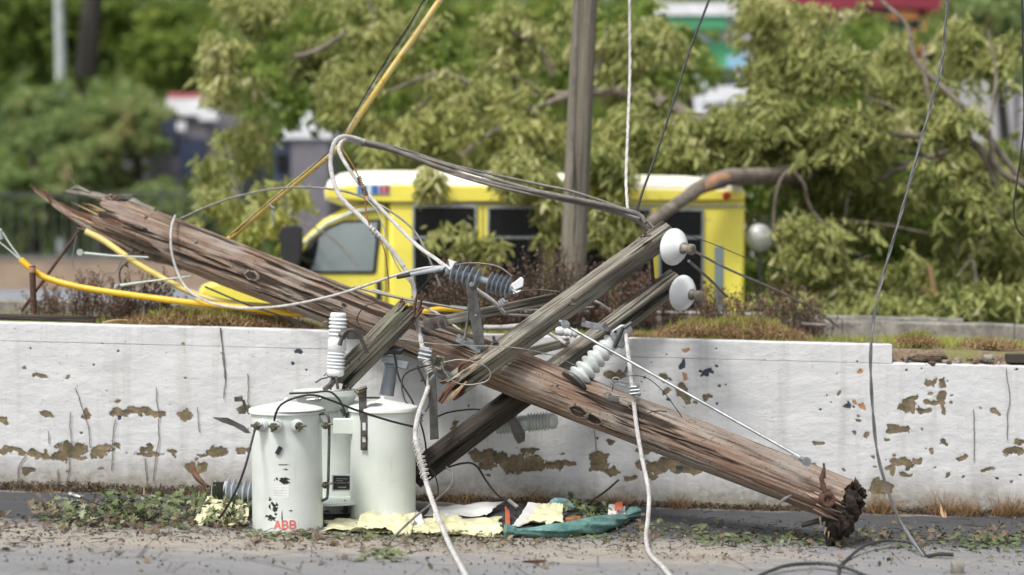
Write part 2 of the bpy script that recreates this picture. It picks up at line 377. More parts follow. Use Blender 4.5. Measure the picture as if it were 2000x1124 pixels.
M['litterbrown'] = leafmat('litter_brown_leaves', (.15, .11, .07), (.04, .032, .022), (.36, .30, .21), .1, .85)
M['tarp'] = plain('pale_yellow_sheet', (.64, .635, .42), (.56, .54, .33), 6, .6, bump=.3, bscale=25, bdist=.01, dirt=(.52, .48, .30), dirtlo=.66)
M['paper'] = plain('white_paper', (.70, .70, .68), (.60, .60, .58), 6, .7, bump=.2, bscale=25)
M['teal'] = plain('teal_plastic_bag', (.13, .26, .235), (.065, .16, .145), 10, .35, bump=.8, bscale=28, bdist=.012)
M['tealpale'] = plain('pale_teal_plastic', (.26, .42, .46), (.15, .28, .30), 10, .35, bump=.8, bscale=28, bdist=.012)
M['redprint'] = plain('orange_red_print', (.55, .13, .06), None, 10, .5)
M['orangefood'] = plain('brown_orange_pulp', (.30, .13, .035), (.14, .06, .02), 16, .6, bump=.8, bscale=30)
M['crumb'] = leafmat('crumbs', (.12, .10, .075), (.045, .035, .028), (.30, .27, .23), .0, .9)
M['glass'] = plain('tinted_cab_glass', (.30, .35, .36), (.20, .245, .25), .8, .12, bump=0, spec=.8)
M['darkglass'] = plain('black_bus_glass', (.006, .007, .008), None, 1, .25, bump=0, spec=.3)
M['blackplastic'] = plain('black_plastic', (.02, .02, .022), None, 10, .5)
M['blue'] = plain('blue_sign_paint', (.06, .14, .45), None, 10, .5, bump=0)
M['skyblue'] = plain('pale_blue_sign_paint', (.30, .55, .75), None, 10, .5, bump=0)
M['red'] = plain('red_paint', (.55, .03, .03), None, 10, .45, bump=0)
M['darkred'] = plain('crimson_canopy', (.24, .02, .04), None, 3, .6, bump=0)
M['orange'] = plain('orange_sign_paint', (.70, .30, .10), (.55, .24, .08), 4, .6, bump=0)
M['pinkp'] = plain('faded_red_paint', (.50, .13, .14), None, 10, .6, bump=0)
M['greenp'] = plain('bright_green_paint', (.10, .44, .20), None, 3, .5, bump=0)
M['whitep'] = plain('white_painted_panel', (.80, .81, .84), None, 3, .5, bump=0)
M['greyp'] = plain('grey_painted_panel', (.17, .16, .18), None, 3, .6, bump=0)
M['navy'] = plain('navy_panel', (.03, .045, .09), None, 3, .5, bump=0)
M['greypost'] = plain('slate_grey_post_paint', (.16, .21, .215), None, 4, .6)
M['palepole'] = plain('pale_aluminium_pole', (.45, .50, .47), None, 4, .5, .2)
M['tan'] = plain('tan_block_wall', (.34, .25, .18), (.27, .20, .145), 3, .9)
M['fence'] = plain('dark_green_iron_fence', (.055, .06, .055), None, 5, .6)
M['label'] = plain('white_sticker', (.80, .82, .80), None, 10, .5, bump=0)
M['redtext'] = plain('faded_red_lettering', (.72, .13, .10), (.60, .22, .18), 60, .5, bump=0)
M['farstone'] = plain('pale_concrete_retaining', (.42, .41, .41), (.34, .33, .34), 1.5, .9)

# ------------------------------------------------------------------ structure: road, wall, bed, terrain
# road in front of the wall (also carries on under everything near)
xs = np.concatenate([np.linspace(-40, -6, 18), np.linspace(-5.9, 5.9, 240), np.linspace(6, 40, 18)])
ys = np.concatenate([np.linspace(-6, 9, 8), np.linspace(9.3, 14.6, 110)])
X, Y = np.meshgrid(xs, ys, indexing='ij')
Zg = -0.092 - 0.0265 * X + (fbm(X * 2, Y * 2, 4, 3) - .5) * .012
PXg = 1000 + FPX * X / np.maximum(Y, 1); PYg = YH + FPX * (HCAM - Zg) / np.maximum(Y, 1)
dust = np.clip(1 - np.abs(Y - 11.85) / 1.15, 0, 1) * 1.0 + np.clip((12.8 - Y) / 2, 0, 1) * .0
dust = np.where(X > 1.3, dust * np.clip(1.0 - (X - 1.3) * .5, .45, 1), dust)
dust = dust + np.clip(1 - np.abs(Y - 14.1) / .2, 0, 1) * .7
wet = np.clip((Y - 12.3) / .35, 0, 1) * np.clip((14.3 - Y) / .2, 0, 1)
raw('road', np.stack([X, Y, Zg], -1).reshape(-1, 3), gridF(*X.shape), M['road'], attrs={'dust': dust, 'wet': wet}, smooth=True, kind='structure')

# painted retaining wall
WY = 14.2
patches = [(8,884,16,8,0),(32,883,15,6,0),(65,886,14,5,0),(95,882,8,7,0),(145,877,32,13,0),(200,882,21,13,0),(229,871,7,8,0),(290,876,12,11,0),(290,889,25,4,0),(337,886,6,8,0),(75,733,13,5,0),(127,735,7,5,0),(7,821,12,8,0),(92,811,14,5,0),(248,805,28,9,0),(290,808,30,8,0),(312,808,8,8,0),(170,808,8,8,0),(358,812,15,9,0),(227,784,8,4,0),(398,910,8,5,0),(478,800,15,8,0),
(960,893,42,15,0),(1020,905,48,17,0),(1090,906,26,9,0),(1118,905,8,5,0),(1168,903,22,18,0),(1300,912,42,13,0),(1275,930,10,5,0),(1035,882,20,5,0),(1200,735,24,10,0),(882,830,8,7,0),(1195,865,10,5,0),
(1337,686,7,5,2),(1338,708,8,10,1),(1379,725,11,7,1),(1400,714,4,3,1),(1304,735,11,7,0),(1338,734,6,8,2),(1336,770,11,24,0),(1299,764,8,6,0),(1377,776,7,5,0),(1681,726,7,5,2),(1657,790,10,6,1),(1681,790,8,7,2),(1775,790,19,13,0),(1803,800,7,8,0),(1822,785,16,5,0),(1842,780,9,15,0),(1842,747,8,8,0),(1822,743,8,8,0),(1842,802,6,10,0),(1947,802,9,7,0),(1842,866,7,6,0),(1814,877,6,6,0),(1985,886,25,6,0),(1990,865,8,6,0),(1732,862,6,3,0),(1694,852,6,5,0),(1642,768,5,5,0),(1668,845,4,4,0),(1713,936,7,6,0),(1713,950,12,5,0),(1848,930,6,5,0),(585,684,5,4,1),(573,711,4,4,1),(181,713,3,3,1),(234,817,4,3,1)]
r2 = random.Random(3)
for k in range(46):
    kx = r2.uniform(0, 2000); kw = r2.uniform(5, 24); patches.append((kx, 895 + kx * .018 + r2.gauss(0, 24), kw, kw * r2.uniform(.25, .6), 0))
for k in range(90):
    kx = r2.choice([r2.uniform(1200, 1420), r2.uniform(1600, 2000), r2.uniform(0, 2000), r2.uniform(0,2000)]); s_ = r2.uniform(1.2, 3.4)
    patches.append((kx, r2.uniform(665, 945), s_ * r2.uniform(.8, 2), s_, r2.choice([0, 0, 0, 0, 1])))
def peel_fields(X, Z):
    px = 1000 + FPX * X / WY; py = YH + FPX * (HCAM - Z) / WY
    wx = (fbm(px / 16, py / 16, 5, 5) - .5) * 34; wy_ = (fbm(px / 16, py / 16, 5, 9) - .5) * 26
    best = np.full(px.shape, -1.2); blue = np.zeros(px.shape); org = np.zeros(px.shape)
    for (cx, cy, rx, ry, k) in patches:
        s = min(1, min(rx, ry) / 7)
        d = np.sqrt(((px - cx + wx * s) / rx) ** 2 + ((py - cy + wy_ * s) / ry) ** 2)
        f = (1.05 - d) * 1.1; best = np.maximum(best, np.clip(f, -1.2, .9))
        if k == 1: blue = np.maximum(blue, (d < 1.8) * 1.0)
        if k == 2: org = np.maximum(org, (d < 1.6) * 1.0)
    return best, blue, org
def wallpiece(name, x0, x1, zb, zt, y, thick, parent, fine=.0085, **kw):
    nx = int((min(x1, 4.7) - max(x0, -4.7)) / fine)
    xs = np.linspace(max(x0, -4.7), min(x1, 4.7), nx)
    if x0 < -4.7: xs = np.concatenate([np.linspace(x0, -4.75, 30), xs])
    if x1 > 4.7: xs = np.concatenate([xs, np.linspace(4.75, x1, 30)])
    nz = max(8, int((zt(0) - zb(0)) / fine)); zz = np.linspace(0, 1, nz)
    Xf = np.repeat(xs[:, None], nz, 1); Zf = zb(Xf) + (zt(Xf) - zb(Xf)) * zz[None, :]
    peel, blue, org = peel_fields(Xf, Zf)
    dep = np.clip(peel + fbm(Xf * 30, Zf * 30, 4, 2) - .5, 0, .15) / .15 * .004
    Yf = y + dep + (fbm(Xf * 2.2, Zf * 3, 5, 31) - .5) * .014 + (fbm(Xf * 14, Zf * 20, 4, 41) - .5) * .0035
    hz = Zf - groundz(Xf); grime = np.clip(1 - (hz - .02) / (.14 + .42 * fbm(Xf * 3, Xf * 0, 3, 8)), 0, 1) ** 1.1
    # top and back rows, rim of the front rounded a little
    ext = [(.004, .006), (.02, .010), (.06, .012), (thick * .5, .010), (thick, .006), (thick, -.3)]
    Xe = np.repeat(xs[:, None], len(ext), 1); zt_ = zt(xs)[:, None]
    jag = (fbm(xs * 9, xs * 0 + 2, 4, 5) - .5)[:, None] * .014
    Ye = y + np.array([q[0] for q in ext])[None, :] + 0 * Xe + jag * .5; Ze = zt_ + np.array([q[1] for q in ext])[None, :] + (fbm(Xe * 8, Ye * 30, 3, 4) - .5) * .008
    XX = np.concatenate([Xf, Xe], 1); YY = np.concatenate([Yf, Ye], 1); ZZ = np.concatenate([Zf, Ze], 1)
    pad = lambda a_, v: np.concatenate([a_, np.full(Xe.shape, v)], 1)
    V = np.stack([XX, YY, ZZ], -1).reshape(-1, 3)
    o = raw(name, V, gridF(*XX.shape)[:, ::-1], M['wall'], parent, attrs={'peel': pad(peel, -1.2), 'blue': pad(blue, 0), 'orange': pad(org, 0), 'grime': pad(grime, 0)}, smooth=True, **kw)
    o.data.set_sharp_from_angle(angle=math.radians(50)); return o
wall = thing('retaining_wall', 'long low white painted concrete wall with peeling patches behind the fallen pole', 'wall', (0, WY, 0))
NX = 742 * WY / FPX
wallpiece('wall_face', -12, 12, lambda x: groundz(x) - .25, lambda x: walltop(x) - .155, WY, .28, wall)
wallpiece('coping', -12, NX, lambda x: walltop(x) - .150, lambda x: walltop(x), WY - .003, .285, wall)
mb = MB(); mb.box((NX + .004, WY + .14, walltop(NX) - .075), (.012, .27, .15)); mb.build('broken_coping_end', M['kerb'], wall)
# dead vines stuck on the wall
for pts in ([(430,641),(436,690),(441,735),(436,780)],[(432,641),(438,700),(440,740)],[(148,758),(160,800),(172,840),(176,875)],[(139,805),(138,860),(134,950)],[(305,757),(309,830),(305,890),(299,940)],[(228,820),(220,860),(218,920)],[(113,918),(114,952)],[(32,945),(38,915),(50,890)],[(285,895),(287,955)],[(385,795),(389,845)],[(1965,720),(1970,780),(1966,860)],[(1258,845),(1256,910)],[(1160,840),(1164,890)],[(482,730),(487,790)],[(94,842),(95,868)],[(1900,800),(1903,900)]):
    mb = MB(); q = resample(smoothpts([P(a_ + random.uniform(-1, 1), b_, WY - .012) for a_, b_ in pts], 5), .02)
    q = [v_ + Vector((random.uniform(-.003, .003) + .022 * (float(vn(v_.z * 9, pts[0][0], 3)) - .5), random.uniform(-.004, 0), 0)) for v_ in q]
    mb.tube(q, .0034, 5); mb.build('dead_vine', M['rust'] if pts[0][0] < 450 and pts[0][0] > 400 else M['vine'], wall)

# planted bed and everything behind: one terrain
def smooth01(t): t = np.clip(t, 0, 1); return t * t * (3 - 2 * t)
def terrz(x, y):
    z = 1.315 - .0255 * x - .02
    low = .28
    k = smooth01((y - 17.3) / 1.3) * smooth01((x + 4.6) / .8)
    z = z * (1 - k) + low * k
    z = np.where((x < -4.0) & (y > 17), z * (1 - smooth01((y - 17) / 3)) + 1.44 * smooth01((y - 17) / 3), z) if True else z
    k2 = smooth01((x + 4.6) / .8) * smooth01((y - 17.3) / 1.3); z = np.where(x < -4.0, 1.44 * (1 - k2) + low * k2 * 1.0, z) * smooth01((y - 17) / 3) + z * (1 - smooth01((y - 17) / 3))
    far = smooth01((y - 58) / 40) * 26
    return z + far
xs = np.concatenate([np.linspace(-120, -8, 40), np.linspace(-7.8, 7.8, 140), np.linspace(8, 120, 40)])
ys = np.concatenate([np.linspace(14.24, 14.5, 9), np.linspace(14.55, 19.5, 60), np.linspace(19.8, 58, 50), np.linspace(59, 160, 30)])
X, Y = np.meshgrid(xs, ys, indexing='ij'); Zt = terrz(X, Y) + (fbm(X * 4, Y * 4, 4, 1) - .5) * .04
Zt += .085 * np.exp(-(((X - 1.95) / .5) ** 2 + ((Y - 14.95) / .3) ** 2)) + .02 * np.exp(-(((X + 2.7) / .9) ** 2 + ((Y - 14.8) / .3) ** 2))
notch = smooth01((X - NX + .03) / .05); k = smooth01((14.50 - Y) / .22)
Zt = Zt - k * (.155 * notch + .35 * (1 - notch)) + notch * k * .02 * (vn(X * 14, Y * 14, 3))
m, t, b = newmat('bed_and_lot_ground'); v = coords(t)
tcn = t.nodes.new('ShaderNodeAttribute'); tcn.attribute_name = 'lot'
soil = ramp(t, noise(t, v, 30, 6, .7), [(.3, (.07, .048, .032)), (.5, (.17, .12, .08)), (.7, (.33, .26, .19))])
soil = mix(t, ramp(t, noise(t, v, 5, 4), [(.48, (0, 0, 0)), (.6, (.7,) * 3)]), soil, (.17, .18, .05))
lotc = ramp(t, noise(t, v, 2, 5), [(.3, (.19, .21, .24)), (.7, (.25, .27, .31))])
hl = t.nodes.new('ShaderNodeAttribute'); hl.attribute_name = 'hill'; t.links.new(mix(t, hl.outputs['Fac'], mix(t, tcn.outputs['Fac'], soil, lotc), ramp(t, noise(t, v, .4, 5), [(.35, (.045, .07, .02)), (.65, (.10, .14, .04))])), b.inputs['Base Color']); b.inputs['Roughness'].default_value = .92
bumpn(t, b, noise(t, v, 60, 5), .8, .015)
lot = smooth01((Y - 17.0) / .1) * (1 - smooth01((Y - 56) / 3))
raw('ground', np.stack([X, Y, Zt], -1).reshape(-1, 3), gridF(*X.shape), m, attrs={'lot': lot, 'hill': smooth01((Y - 55) / 3)}, smooth=True, kind='structure')

# concrete kerb behind the bed, in pieces
def kerb_piece(x0, x1, y0, top, hgt, dep, name='kerb'):
    n = max(4, int((x1 - x0) / .08)); prof = [(0, -hgt), (0, -.02), (.015, 0), (dep - .015, 0), (dep, -.02), (dep, -hgt)]
    A = np.zeros((n, len(prof), 3)); xs_ = np.linspace(x0, x1, n)
    for i, x in enumerate(xs_):
        for j, (dy, dz) in enumerate(prof):
            A[i, j] = (x, y0 + dy + (vn(x * 3, j, 2) - .5) * .02, top(x) + dz + (vn(x * 4, j + 9., 5) - .5) * .014)
    return MB().grid(A, False).add([A[0, k] for k in range(6)], [tuple(range(6))]).add([A[-1, k] for k in range(6)], [tuple(range(5, -1, -1))])
def kerbtop(x): return 1.475 - .0240 * x if x < 3 else 1.475 - .024 * x
k0 = -9.0; r3 = random.Random(5)
kb = thing('kerb', 'low mossy concrete kerb along the back of the planted bed', 'kerb', (0, 16.6, 1.2))
kb['kind'] = 'structure'; del kb['category']; del kb['label']
while k0 < 9:
    k1 = k0 + r3.uniform(1.5, 1.9); dz = r3.uniform(-.008, .008)
    kerb_piece(k0, k1 - .012, 16.55, lambda x: kerbtop(x) + dz, .35, .22).build('kerb_stone', M['kerb'], kb, 30); k0 = k1
kerb_piece(3.1, 4.6, 16.9, lambda x: kerbtop(x) + .035, .3, .4).build('kerb_stone', M['kerb'], kb, 30)

# ------------------------------------------------------------------ leaf machinery
def norm(a_): return a_ / np.maximum(np.linalg.norm(a_, axis=-1, keepdims=True), 1e-9)
def leaves(name, C, D, L, wr, m, parent=None, tint=None, fold=.25, curl=.25, Nrm=None, **kw):
    """six-cornered folded leaf per row: C base points, D directions"""
    n = len(C); D = norm(D); R = rng.normal(size=(n, 3)) if Nrm is None else Nrm
    Sd = norm(np.cross(D, R)); N = np.cross(Sd, D); L = np.asarray(L)[:, None]; w = L * wr / 2
    V = np.stack([C, C + D * L * .35 + Sd * w + N * w * fold, C + D * L * .72 + Sd * w * .8 - N * L * curl * .3 + N * w * fold,
                  C + D * L - N * L * curl, C + D * L * .72 - Sd * w * .8 - N * L * curl * .3 + N * w * fold, C + D * L * .35 - Sd * w + N * w * fold], 1)
    F = np.arange(n)[:, None] * 6; F = np.concatenate([F + np.array([[0, 1, 2, 3]]), F + np.array([[0, 3, 4, 5]])], 0)
    if tint is None: tint = rng.random(n)
    return raw(name, V.reshape(-1, 3), F, m, parent, attrs={'tint': np.repeat(np.clip(tint, 0, 1), 6)}, **kw)
def blades(name, C, D, L, w, m, parent=None, tint=None, **kw):
    n = len(C); D = norm(D); Sd = norm(np.cross(D, rng.normal(size=(n, 3)))); L = np.asarray(L)[:, None]
    bend = rng.normal(size=(n, 3)) * .25; bend[:, 2] = -abs(bend[:, 2])
    V = np.stack([C - Sd * w, C + Sd * w, C + D * L * .55 + Sd * w * .7 + bend * L * .3, C + D * L * .55 - Sd * w * .7 + bend * L * .3, C + D * L + bend * L, C + D * L + bend * L + Sd * w * .15], 1)
    F = np.arange(n)[:, None] * 6; F = np.concatenate([F + np.array([[0, 1, 2, 3]]), F + np.array([[3, 2, 5, 4]])], 0)
    if tint is None: tint = rng.random(n)
    return raw(name, V.reshape(-1, 3), F, m, parent, attrs={'tint': np.repeat(tint, 6)}, **kw)
def tufts(regions, per, leafL, droop=.9, spread=1.0, leafs=9):
    """regions: (cx,cy,cz, rx,ry,rz, weight). returns C, D, L, tint of drooping leaf tufts"""
    Cs, Ds, Ls, Ts = [], [], [], []
    for (cx, cy, cz, rx, ry, rz, wgt) in regions:
        n = max(1, int(per * wgt)); q = norm(rng.normal(size=(n, 3))) * (rng.random((n, 1)) ** .45)
        c = np.array([cx, cy, cz]) + q * np.array([rx, ry, rz])
        # clumpiness
        keep = fbm(c[:, 0] * 2.3 + c[:, 1], c[:, 2] * 2.3 + 40, 3, 6) > .47; c = c[keep]; n = len(c)
        az = rng.random((n, leafs)) * 6.283; ou = np.stack([np.cos(az), np.sin(az), np.zeros_like(az)], -1)
        dn = rng.normal(droop, .35, (n, leafs, 1)); d = ou * spread; d[..., 2] -= dn[..., 0]
        b_ = c[:, None, :] + rng.normal(0, leafL * .35, (n, leafs, 3))
        tt = np.repeat((fbm(c[:, 0] * 1.1 + 9, c[:, 2] * 1.1 + c[:, 1], 2, 19)[:, None] - .5) * .9 + rng.normal(.47, .22, (n, 1)), leafs, 1) + rng.normal(0, .14, (n, leafs))
        Cs.append(b_.reshape(-1, 3)); Ds.append(d.reshape(-1, 3)); Ls.append(leafL * np.repeat(rng.uniform(.6, 1.45, n), leafs) * rng.uniform(.6, 1.2, n * leafs)); Ts.append(tt.ravel())
    return np.concatenate(Cs), np.concatenate(Ds), np.concatenate(Ls), np.concatenate(Ts)
def branch(pts, r0, r1, name, parent, mat=None, n=8):
    q = resample(smoothpts([P(*p) for p in pts], 6), .12); k = len(q)
    q = [v_ + Vector((vn(i * .6, 1.5, 3) - .5, vn(i * .6, 4.5, 5) - .5, vn(i * .6, 9.5, 8) - .5)) * r0 * .6 for i, v_ in enumerate(q)]
    rs = [float((r0 + (r1 - r0) * i / max(1, k - 1)) * (.9 + .25 * vn(i * .9, 2.5, 7))) for i in range(k)]
    return MB().tube(q, rs, n).build(name, mat or M['bark'], parent, 60)
def reg(px, py, rx, ry, Z, rz, w=None):
    """region given by where it stands in the view: centre px,py at depth Z, half sizes in px, half depth in m"""
    p = P(px, py, Z); s = Z / FPX
    return (p.x, p.y, p.z, rx * s, rz, ry * s, w if w is not None else rx * ry / 6000)

# ------------------------------------------------------------------ far backdrop
# far treeline as one mass
n = 26000
cx = rng.uniform(-34, 34, n); cy = rng.uniform(56, 66, n); top = 13 + 5 * vn(cx * .16, cx * 0, 4) ; cz = 1 + (top + 4) * rng.random(n) ** .8
keep = fbm(cx * .5, cz * .5, 3, 12) > .36; C = np.stack([cx, cy, cz], -1)[keep]; D = rng.normal(size=C.shape) * .8; D[:, 2] -= .5
tt = fbm(C[:, 0] * .35, C[:, 2] * .4, 3, 15) * 1.6 - .35 + rng.normal(0, .1, len(C))
leaves('far_treeline', C, D, rng.uniform(.4, .8, len(C)), .6, M['leafC'], tint=tt, kind='stuff', label='dense blurred green woodland closing the view')

def bgtree(name, label, px, py, rx, ry, Z, trunkpx, m, leafL=.26, per=60, group='trees beyond the car park', w=None, droop=.5):
    gx = (trunkpx - 1000) * Z / FPX; gz_ = float(terrz(np.array(gx), np.array(Z)))
    tr = thing(name, label, 'tree', (gx, Z, gz_), group)
    c = P(px, py, Z); MB().tube(smoothpts([(gx, Z, gz_ - .3), (gx + .1, Z, gz_ + (c.z - gz_) * .5), (c.x, Z, c.z)], 6), [.22 - .012 * i for i in range(13)], 9).build('trunk', M['barkdark'], tr)
    s = Z / FPX; regs = []
    for i in range(14):
        a_ = rng.random() * 6.28; rr = rng.random() ** .5
        regs.append((c.x + math.cos(a_) * rx * s * .62 * rr, Z + rng.uniform(-1.2, 1.2), c.z + math.sin(a_) * ry * s * .62 * rr, rx * s * .45, 1.0, ry * s * .4, 1))
    C, D, L, T = tufts(regs, per, leafL, droop, 1, 8); T = T + rng.uniform(-.12, .12)
    leaves('crown', C, D, L, .5, M[m], tr, T); return tr
bgtree('shrubby_tree', 'grey green bushy tree at far left behind the iron fence', 60, 290, 210, 200, 44, 60, 'leafB', .22, 300)
bgtree('shrubby_tree', 'grey green bushy tree behind the iron fence left of the white shop', 215, 310, 150, 160, 43, 215, 'leafB', .2, 270)
bgtree('shrubby_tree', 'low grey green bush behind the fence just beneath the white shop', 330, 420, 130, 80, 42, 330, 'leafB', .2, 150)
bgtree('shrubby_tree', 'thin bush hiding most of the dark doorway by the shop', 265, 260, 60, 70, 42.5, 265, 'leafB', .2, 22)
bgtree('broadleaf_tree', 'thin light green tree in front of the green kiosk', 1340, 130, 90, 100, 30, 1345, 'leafC', .18, 16, 'trees beyond the car park')
bgtree('broadleaf_tree', 'thin light green tree in front of the crimson stall', 1700, 70, 110, 70, 30, 1690, 'leafC', .18, 18)
bgtree('broadleaf_tree', 'dark green tree behind the pale lamp pole at top left', 120, 60, 200, 130, 52, 190, 'leafC', .32, 180)
bgtree('broadleaf_tree', 'yellow green tree above the red and white shop', 360, 90, 170, 110, 50, 350, 'leafC', .3, 150)
bgtree('broadleaf_tree', 'green tree top centre behind the leaning tree', 720, 60, 260, 120, 50, 700, 'leafC', .3, 80)
bgtree('broadleaf_tree', 'dark green tree behind the standing utility pole', 1080, 110, 230, 170, 48, 1060, 'leafC', .3, 90)
bgtree('broadleaf_tree', 'dark green tree between the green kiosk and the red canopy', 1480, 80, 90, 120, 50, 1490, 'leafC', .3, 50)
bgtree('broadleaf_tree', 'green tree at top right beyond the red canopy', 1940, 60, 110, 110, 36, 1960, 'leafB', .22, 60)
MB().tube([P(168, 150, 48), P(176, 60, 48), P(184, -60, 48)], [.32, .3, .28], 10).build('tree_trunk', M['barkdark'], None, label='dark bare tree trunk rising out of the top left foliage', category='tree')

# ------------------------------------------------------------------ far buildings and things
def boxpx(x0, y0, x1, y1, Z, d=.4): 
    a_ = P(x0, y0, Z); b_ = P(x1, y1, Z); return ((a_.x + b_.x) / 2, Z + d / 2, (a_.z + b_.z) / 2), (abs(b_.x - a_.x), d, abs(a_.z - b_.z))
def pbox(name, mat, parent, x0, y0, x1, y1, Z, d=.4, **kw):
    c, s = boxpx(x0, y0, x1, y1, Z, d); return MB().box(c, s).build(name, M[mat], parent, 0, bevel=.01, **kw)
sh = thing('shop', 'low white shop with a red fascia beyond the hedge at left', 'building', P(400, 560, 47))
pbox('wall', 'greyp', sh, 300, 215, 470, 400, 47.1, 5); pbox('fascia', 'whitep', sh, 325, 193, 405, 226, 46.9, .25); pbox('red_fascia_strip', 'pinkp', sh, 328, 182, 402, 193, 46.9, .3)
pbox('pillar', 'whitep', sh, 292, 198, 306, 232, 46.9, .3); pbox('door', 'navy', sh, 312, 232, 345, 290, 46.95, .1); pbox('window', 'navy', sh, 350, 270, 400, 345, 46.95, .1); pbox('sign', 'whitep', sh, 388, 216, 425, 236, 46.7, .15)
pbox('notice', 'whitep', sh, 345, 238, 362, 256, 46.8, .1); pbox('notice', 'whitep', sh, 300, 262, 312, 280, 46.9, .1)
tk = thing('box_truck', 'dark grey box truck with white cab roof seen through the leaves left of the bus', 'truck', P(590, 600, 41))
pbox('cargo_box', 'greyp', tk, 568, 272, 642, 470, 41, 2.4); pbox('cab', 'navy', tk, 535, 280, 566, 460, 41.1, 2.2); pbox('white_roof', 'whitep', tk, 548, 250, 650, 271, 40.9, 2.6)
pbox('air_deflector', 'whitep', tk, 588, 205, 626, 250, 41, 1.8); pbox('window', 'darkglass', tk, 540, 300, 560, 335, 41.0, .08)
for x in (555, 620): MB().lathe(P(x, 610, 40.95), P(x, 610, 41.3), [(0, .2), (0, .45), (1, .45), (1, .2)], 24).build('wheel', M['black'], tk)
tent = thing('white_canopy_tent', 'white and pink tent top beyond the leaves above the box truck', 'tent', P(560, 260, 49))
a_ = P(515, 200, 49); b_ = P(600, 200, 49); c_ = P(545, 176, 49)
MB().add([a_, b_, b_ + Vector((0, 2, 0)), a_ + Vector((0, 2, 0)), c_ + Vector((0, 1, 0))], [(0, 1, 4), (1, 2, 4), (2, 3, 4), (3, 0, 4)]).build('roof', M['whitep'], tent, 0)
pbox('valance', 'whitep', tent, 515, 200, 600, 222, 49, 2)
for x in (517, 598): MB().tube([P(x, 222, 49.1), P(x, 520, 49.1)], .03, 6).build('leg', M['steel'], tent)
dk = thing('dark_gateway', 'dark doorway block beyond the hedge left of the white shop', 'shed', P(262, 480, 46)); pbox('wall', 'greyp', dk, 240, 200, 288, 420, 46, 2); pbox('sign', 'pinkp', dk, 230, 190, 240, 208, 45.8, .2)

ki = thing('kiosk', 'green and white kiosk behind the trees at the top right of centre', 'kiosk', P(1420, 560, 40))
pbox('wall', 'whitep', ki, 1330, 60, 1470, 500, 40.2, 3); pbox('roof_band', 'whitep', ki, 1270, 6, 1450, 30, 39.6, 3.4); pbox('green_band', 'greenp', ki, 1262, 30, 1420, 55, 39.7, 3.2)
pbox('green_panel', 'greenp', ki, 1380, 82, 1396, 170, 40.05, .1); pbox('green_panel', 'greenp', ki, 1396, 82, 1440, 135, 40.05, .1); pbox('window', 'navy', ki, 1400, 135, 1452, 165, 40.0, .15); pbox('window', 'skyblue', ki, 1420, 108, 1466, 134, 40.0, .15); pbox('counter', 'whitep', ki, 1375, 168, 1465, 200, 39.7, .5)
ca = thing('food_stall', 'crimson canopied stall with orange flame shapes beyond the fallen tree', 'stall', P(1750, 560, 38))
a_ = [P(1520, -30, 38), P(1850, -30, 38), P(1874, 52, 38), P(1840, 52, 38), P(1830, 20, 38), P(1700, 12, 38), P(1530, 30, 38)]
MB().prism([(q.x, q.z) for q in a_], 38, 41).build('canopy', M['darkred'], ca, 0)
pbox('sign_board', 'navy', ca, 1735, 20, 1832, 122, 38.3, .1); pbox('red_sill', 'darkred', ca, 1720, 100, 1815, 118, 38.1, .15)
for (cx_, cy_, w_, h_) in ((1822, 42, 20, 28), (1800, 72, 16, 18), (1772, 80, 22, 26), (1812, 88, 14, 16), (1765, 30, 30, 12)):
    q = [P(cx_ + math.cos(t_) * w_ * (1 + .25 * math.sin(3 * t_)), cy_ + math.sin(t_) * h_ * (1 + .2 * math.cos(2 * t_)), 38.2) for t_ in np.linspace(0, 6.28, 13)[:-1]]
    MB().prism([(v_.x, v_.z) for v_ in q][::-1], 38.12, 38.22).build('flame_shape', M['orange'], ca, 0)
pbox('post', 'navy', ca, 1842, 52, 1858, 300, 38.1, .3); pbox('post', 'navy', ca, 1530, 20, 1542, 500, 38.1, .3); pbox('red_panel', 'darkred', ca, 1525, 5, 1610, 30, 37.9, .1)
rp = thing('concrete_ramp_wall', 'pale grey concrete wall at the far right behind the branches', 'wall', P(1950, 520, 44))
q = [P(1862, 165, 44), P(1900, 155, 44), P(2120, 190, 44), P(2120, 560, 44), P(1862, 560, 44)]; MB().prism([(v_.x, v_.z) for v_ in q], 44, 44.6).build('wall', M['farstone'], rp, 0)
MB().tube([P(1986, 560, 37), P(1986, 90, 37)], .055, 10).build('sign_post', M['greyp'], None, label='thin grey post in front of the pale wall at far right', category='post')
lp = thing('lamp_pole', 'pale grey green lamp pole standing in the top left trees', 'pole', P(120, 540, 47))
MB().tube([P(124, 520, 47), P(118, 100, 47), P(113, -60, 47)], [.17, .155, .14], 14).build('shaft', M['palepole'], lp)

# iron fence on a tan wall at far left
fn = thing('iron_fence', 'dark iron railing fence on the tan wall at far left', 'fence', P(100, 520, 37.9))
FZ = 38.0
for k, yy in enumerate((378, 496)): 
    MB().box(*[(lambda c, s: (c, s))(*boxpx(-200, yy, 470, yy + 5, FZ, .05))][0]).build('rail', M['fence'], fn, 0)
for i, x in enumerate(range(-190, 470, 21)):
    big = i % 8 == 0; c, s = boxpx(x - (3 if big else 1.4), 366 if big else 372, x + (3 if big else 1.4), 506, FZ - .01, .07 if big else .03)
    MB().box(c, s).build('post' if big else 'baluster', M['fence'], fn, 0)
tw = thing('tan_block_wall', 'low tan wall under the iron fence at far left', 'wall', P(100, 560, 38))
c, s = boxpx(-250, 507, 470, 575, 37.9, .4); MB().box(c, s).build('wall_body', M['tan'], tw, 0); c, s = boxpx(-250, 502, 470, 508, 37.87, .46); MB().box(c, s).build('cap', M['kerb'], tw, 0)

